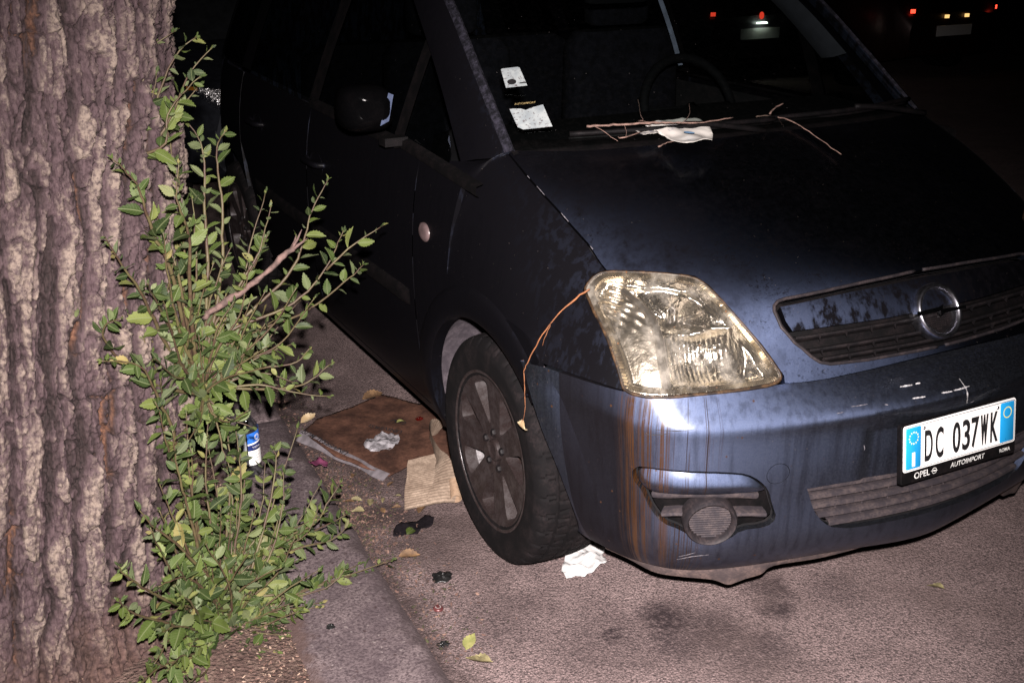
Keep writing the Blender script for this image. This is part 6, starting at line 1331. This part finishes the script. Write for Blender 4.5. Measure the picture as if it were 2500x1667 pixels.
# debris nobody could count
def scatter(name, n, fpos, mats, lmin, lmax, seed, label, cat):
    rs = np.random.default_rng(seed); V = []; F = []; MI = []
    for k in range(n):
        x_, y_, z_ = fpos(rs); L = rs.uniform(lmin, lmax); w_ = L*rs.uniform(.25, .6); a = rs.uniform(0, 6.28); tl = rs.normal(0, .35); tl2 = rs.normal(0, .3)
        q = np.array([(-L, -w_*.4, 0), (-L*.3, -w_, 0), (L*.5, -w_*.8, .0), (L, 0, 0), (L*.4, w_, 0), (-L*.5, w_*.7, 0), (0, 0, L*.25*rs.random())])/2; q = q @ rotx(tl).T @ roty(tl2).T @ rotz(a).T+np.array([x_, y_, z_+.003]); n0 = len(V); V += list(q); F += [(n0+i, n0+(i+1) % 6, n0+6) for i in range(6)]; MI += [rs.integers(len(mats))]*6
    me = mkmesh(name, V, F, mats, False); me.polygons.foreach_set('material_index', np.array(MI, np.int32)); return tag(link(name, me), label, cat, None, 'stuff')
CH = [plain('chip_a', (.17, .105, .080), .9, 0, .3, 60), plain('chip_b', (.10, .055, .043), .9, 0, .3, 60), plain('chip_c', (.28, .20, .15), .9, 0, .3, 60), plain('chip_d', (.05, .03, .027), .9)]
def fs(rs):
    y = rs.uniform(-1.0, .9); x_ = kerbx(y)-.285-abs(rs.normal(0, .13)); return x_, y, .052+soilz(x_, y)*.8
scatter('wood_chips', 4200, fs, CH, .003, .011, 4, 'fine brown wood chips and crumbs on the soil at the foot of the tree', 'debris')
def fg_(rs):
    y = rs.uniform(-.4, 2.6) if rs.random() < .5 else rs.normal(.42, .2); return kerbx(y)+.012+abs(rs.normal(0, .085)), y, 0.001
scatter('gutter_debris', 5200, fg_, [CH[1], CH[3], CH[3], plain('moss', (.035, .036, .014), .95), CH[1], CH[0]], .003, .014, 9, 'dark leaf crumbs and dirt gathered along the gutter', 'debris')
# on the car -----------------------------------------------------------------
M_TWIG = plain('dry_twig', (.17, .105, .085), .8, 0, .4, 60, .4)
def twig(name, label, paths, r0=.003):
    g = MB()
    for q, r in paths:
        n = max(8, int(np.linalg.norm(np.diff(np.array(q), axis=0), axis=1).sum()/.012)); c = bez(q, n)+RNG.normal(0, .0008, (n, 3)); g.tube(c, np.linspace(r, r*.55, n)*.72*(1+.12*RNG.normal(size=n)), 6)
    return tag(g.build(name, M_TWIG), label, 'twig')
twig('twig', 'long thin dry branch lying across the wipers behind the paper flyer', [([(-.519, .027, 1.150), (-.46, -.001, 1.152), (-.372, -.026, 1.154), (-.308, -.042, 1.152), (-.234, -.067, 1.15), (-.114, -.048, 1.15)], .0042), ([(-.355, .04, 1.15), (-.349, -.014, 1.152), (-.316, -.054, 1.154), (-.281, -.058, 1.152)], .0024), ([(-.50, .018, 1.15), (-.485, -.012, 1.135), (-.470, -.045, 1.118)], .0014), ([(-.267, .177, 1.182), (-.347, .035, 1.156), (-.374, -.051, 1.15)], .0015), ([(-.281, -.058, 1.152), (-.223, -.003, 1.16), (-.18, .06, 1.178)], .0013)])
twig('twig', 'slender pale curved twig reaching from the wiper down on to the bonnet', [([(.027, .03, 1.130), (.056, .013, 1.132), (.082, -.049, 1.126), (.094, -.135, 1.098), (.100, -.235, 1.062)], .0028)])
twig('twig', 'stubby broken twig standing above the right wiper', [([(.01, -.047, 1.150), (.05, -.02, 1.16), (.098, .001, 1.165)], .0040)])
twig('twig', 'short forked twig poking out left of the paper flyer', [([(-.464, -.036, 1.128), (-.464, -.056, 1.128), (-.424, -.039, 1.130), (-.383, -.022, 1.132)], .0032), ([(-.45, -.05, 1.128), (-.43, -.02, 1.14), (-.42, .01, 1.152)], .0014)])
twig('twig', 'small dark twig resting on the bonnet edge below the flyer', [([(-.385, -.102, 1.106), (-.352, -.086, 1.110), (-.316, -.083, 1.112)], .0028)])
tv = twig('dry_vine', 'orange brown dead vine hanging from the headlamp over the wheel arch', [([(-.752, -.385, .868), (-.795, -.352, .822), (-.835, -.325, .760), (-.860, -.300, .690), (-.870, -.290, .655)], .0030), ([(-.870, -.290, .655), (-.868, -.292, .61), (-.874, -.302, .564), (-.884, -.302, .524)], .0016), ([(-.822, -.335, .785), (-.842, -.345, .760), (-.848, -.340, .735)], .0014)])
tv.data.materials[0] = plain('vine_orange', (.17, .062, .022), .7, 0, .4, 60)
leafthing('dead_leaf_curl', 'tiny curled dead leaf dangling from the vine in front of the tyre', (-.884, -.302, .515), .045, 1.4, 1.2, mat_dry('cream_leaf_b', (.45, .30, .15), (.62, .50, .32)), 101, .9)
# paper flyer under the wiper
t = NT('flyer_paper'); v = t.co(); s_ = t.noise(t.co((90, 30, 90), rot=(0, 0, .3)), 1.0, 3, .7); X = t.xyz(v)
pm = t.math('MULTIPLY', t.mapr(s_, .55, .62), t.math('MULTIPLY', t.mapr(X[1], -.045, -.03), t.mapr(X[0], -.20, -.23)))
M_FLY = t.done(t.pbr(t.mix(t.math('MULTIPLY', pm, .8), (.60, .57, .53), (.07, .08, .22)), .9))
fz = lambda P: .012*np.clip((P[:, 1]+.02)/.06, -1, 1)+.006*np.sin(P[:, 0]*60)*.5
V, F, _ = crumple([(-.340, .034), (-.25, .045), (-.165, .028), (-.178, -.03), (-.205, -.085), (-.262, -.158), (-.335, -.152), (-.345, -.10), (-.335, -.05), (-.340, .0)], 1.130, .006, 14, .008, 3, .0006, fz)
fly = tag(obj('paper_flyer', V, F, M_FLY, None), 'creased white paper flyer tucked under the wiper', 'flyer')
V, F, _ = crumple([(-.372, .020), (-.345, .030), (-.330, .0), (-.345, -.045), (-.392, -.042), (-.388, .0)], 1.128, .006, 20, .006, 9, .0006); obj('folded_corner', V, F, M_FLY, fly)
g = MB(); A = np.linspace(0, 2*math.pi, 25); g.add([(-.300+.011*math.cos(a), -.112+.018*math.sin(a), 1.1365+.02*0) for a in A[:-1]], [tuple(range(24))]); g.build('blue_logo', plain('flyer_blue', (.22, .42, .68), .7), fly, smooth=False)
# stickers inside the glass
def mat_stk():
    t = NT('sticker_paper'); v = t.co(); n = t.noise(v, 130, 3, .65); b = t.noise(v, 22, 3, .6)
    c = t.mix(t.mapr(b, .35, .65), (.22, .25, .265), (.34, .37, .37)); return t.done(t.pbr(t.mix(t.mapr(n, .58, .64), c, (.10, .085, .09)), .8))
M_STK = mat_stk(); nW = np.cross(np.array([.193, -.083, .015]), np.array([.025, .247, .178])); nW /= np.linalg.norm(nW)
if nW[2] < 0: nW = -nW
def sticker(name, P, off, label):
    P = np.array(P)+nW*off; n = len(P); Q = P-nW*.0006; g = MB(); g.add(np.vstack([P, Q]), [tuple(range(n))[::-1]]+[(i, (i+1) % n, n+(i+1) % n, n+i) for i in range(n)]); o = g.build(name, M_STK, wsc, smooth=False); o['label'] = label; return o
sticker('sticker', [(-.619, .312, 1.264), (-.615, .314, 1.266), (-.576, .297, 1.27), (-.572, .293, 1.268), (-.578, .238, 1.228), (-.631, .259, 1.223)], .006, 'upper white insurance sticker with a dark disc')
sticker('sticker', [(-.65, .203, 1.177), (-.624, .188, 1.177), (-.614, .178, 1.174), (-.599, .177, 1.179), (-.568, .17, 1.186), (-.575, .106, 1.139), (-.645, .134, 1.133), (-.655, .147, 1.138)], .006, 'lower torn white sticker with stains')
ux = np.array([.193, -.083, .015]); ux /= np.linalg.norm(ux); uy = np.cross(nW, ux); dc = np.array([-.612, .262, 1.236])+nW*.0075
g = MB(); g.add([dc+ux*.012*math.cos(a)+uy*.010*math.sin(a) for a in np.linspace(0, 2*math.pi, 25)[:-1]], [tuple(range(24))]); g.build('sticker_disc', M_INK, wsc, smooth=False)
g = MB(); q0 = np.array([-.588, .247, 1.2335])+nW*.0075; g.add([q0-ux*.008-uy*.002, q0+ux*.010-uy*.002, q0+ux*.010+uy*.002, q0-ux*.008+uy*.002], [(0, 1, 2, 3)]); g.build('sticker_bar', M_INK, wsc, smooth=False)
V, F = text_mesh('AUTOIMPORT', .0088, 1.0, 0, 0); tc = np.array([-.607, .196, 1.1885])+nW*.006; obj('windscreen_lettering', tc+V[:, :1]*ux+V[:, 1:2]*uy, F, plain('gold_print', (.36, .27, .12), .6), wsc, False)

# ================================================================== other parked cars, lost in the dark
def far_car(label, loc, rz, paint, lit, rear_plate=True):
    root = empty('parked_car', loc, rz, label, 'car', 'cars parked in the dark')
    L = 4.0; st = np.linspace(0, L, 33)
    # lower body: rings from sill to waist
    P = []
    for y in st:
        hz = float(np.interp(y, [0, .12, .9, 1.2, 3.3, 3.8, 4.0], [.66, .76, .93, .98, 1.00, .96, .72])); wx = float(np.interp(y, [0, .1, .35, .9, 3.1, 3.7, 3.92, 4.0], [.60, .70, .80, .83, .83, .80, .72, .64])); zb = float(np.interp(y, [0, .3, 3.6, 4.0], [.28, .2, .2, .30]))
        prof = [(-wx*.90, zb), (-wx*.99, .35), (-wx, .55), (-wx*.985, hz-.12), (-wx*.93, hz-.02), (-wx*.6, hz+.012), (0, hz+.02)]; P.append([(a, y, b) for a, b in prof]+[(-a, y, b) for a, b in prof[-2::-1]])
    P = np.array(P); g = MB().grid(P); g.add(P[0], [tuple(range(len(P[0])))]); g.add(P[-1], [tuple(range(len(P[0])))[::-1]]); g.build('body', paint, root, auto=.7)
    P = []
    for y, zt, xt in ((.95, .97, .70), (1.25, 1.18, .66), (1.75, 1.42, .60), (2.4, 1.46, .60), (3.2, 1.42, .58), (3.62, 1.22, .60), (3.85, .98, .62)):
        P.append([(-.76, y, .96), (-(.76+xt)/2, y, (.96+zt)/2), (-xt, y, zt-.02), (0, y, zt), (xt, y, zt-.02), ((.76+xt)/2, y, (.96+zt)/2), (.76, y, .96)])
    MB().grid(P).build('window_band', M_SGLASS2, root, auto=.7)
    Q = [[(x_*k, y, z_+.012) for x_, z_ in ((-.60, -.02), (-.3, .0), (0, .006), (.3, 0), (.60, -.02))] for y, z_, k in ((1.72, 1.42, 1.0), (2.1, 1.455, 1.02), (2.8, 1.46, 1.02), (3.25, 1.42, .99))]
    Q = [[(x_*k, y, zz+dz+.012) for x_, dz in ((-.62, -.03), (-.3, -.004), (0, .004), (.3, -.004), (.62, -.03))] for y, zz, k in ((1.70, 1.42, 1.0), (2.1, 1.455, 1.02), (2.8, 1.455, 1.02), (3.28, 1.41, .99))]
    MB().grid(Q).build('roof', paint, root)
    for sx in (-1, 1):
        for y in (.78, 3.2):
            w_ = empty('wheel', (sx*.74, y, .30), 0, parent=root)
            MB().lathe([(-.09, .20), (-.095, .27), (-.07, .30), (.07, .30), (.095, .27), (.09, .20)], 32, 'x').build('tyre', M_TYRE, w_, auto=.7); MB().lathe([(sx*.085, .20), (sx*.075, .17), (sx*.06, .05), (sx*.07, .0005)], 28, 'x').build('rim', M_DCHROME, w_, auto=.7)
        # headlamp with a fluted reflector, rear lamp
        P = [[(sx*(.42+.27*u), -.005+.20*u*u+.02*v_+.012*math.sin(u*60)*1.0, .56+.20*v_+.02*u) for u in np.linspace(0, 1, 60)] for v_ in np.linspace(0, 1, 6)]
        MB().grid(P).build('headlight', M_REFH, root)
        P = [[(sx*(.60+.06*u), .045+.10*u, .80+.012*math.sin(v_*40)) if False else (sx*(.66+.05*u), .06+.06*u, .77+.02*v_) for u in np.linspace(0, 1, 5)] for v_ in np.linspace(0, 1, 5)]
        MB().grid(P).build('indicator', M_AMB, root)
        P = [[(sx*(.60+.05*u), 4.006-.02*u, .75+.040*v_) for u in np.linspace(0, 1, 6)] for v_ in np.linspace(0, 1, 6)]
        MB().grid(P).build('tail_light', M_TAIL if lit else M_TAILOFF, root)
        MB().box((sx*.86, 1.15, 1.02), (.14, .08, .11)).build('mirror', paint, root, smooth=False)
    MB().box((0, 4.012, .55), (.52, .012, .11)).build('license_plate', M_WHITE, root, smooth=False)
    MB().box((0, -.012, .45), (.52, .012, .11)).build('license_plate', M_WHITE, root, smooth=False)
    if lit == 1:
        MB().lathe([(0, .0005), (0, .028), (.01, .03), (.02, .03)], 16, 'y').xf(np.diag([.8, -1, 1.3]), (0, 4.03, .735)).build('brake_light', M_TAIL, root); MB().box((0, 4.03, .66), (.12, .03, .012)).build('plate_fill_strip', M_PFILL, root, smooth=False)  # the glowing strip above the plate is added to brighten it
    if lit == 2:
        for x_ in (-.16, .14): MB().box((x_, 4.02, .70), (.05, .02, .035)).build('amber_glint', M_AGLINT, root, smooth=False)  # glowing squares added for amber reflections, not lamps of the car
    return root
M_SGLASS2 = plain('dark_window', (.012, .013, .014), .06, 0, .2, 20); M_AMB = plain('amber_lens', (.55, .22, .03), .15, .5, .2, 40); M_TAILOFF = plain('tail_lens', (.25, .012, .01), .12, .3, .2, 40)
M_TAIL = emit('tail_lamp_lit', (1.0, .06, .03), 3.0); M_AGLINT = emit('amber_glint_glow', (1.0, .62, .22), 1.2); M_PFILL = emit('plate_fill_glow', (.95, 1.0, .85), 45.0)
M_REFH = mat_refl('far_lamp_reflector', .9, .03, .32, (.95, .94, .94), 55)
PB = [plain('dark_paint_a', (.02, .022, .028), .4, .5), plain('dark_paint_b', (.05, .05, .055), .35, .6), plain('dark_paint_c', (.03, .012, .012), .35, .5)]
far_car('dark car parked nose first behind the blue hatchback, its clear headlamp glinting', (.0, 3.98, 0), 0, PB[0], 0)
far_car('dark car across the road with lit red tail lamps and brightened plate', (6.05, 11.42, -.05), math.pi, PB[1], 1)
far_car('car at the far right edge of the dark with one lit red lamp', (8.05, 10.60, -.05), math.pi, PB[2], 2)
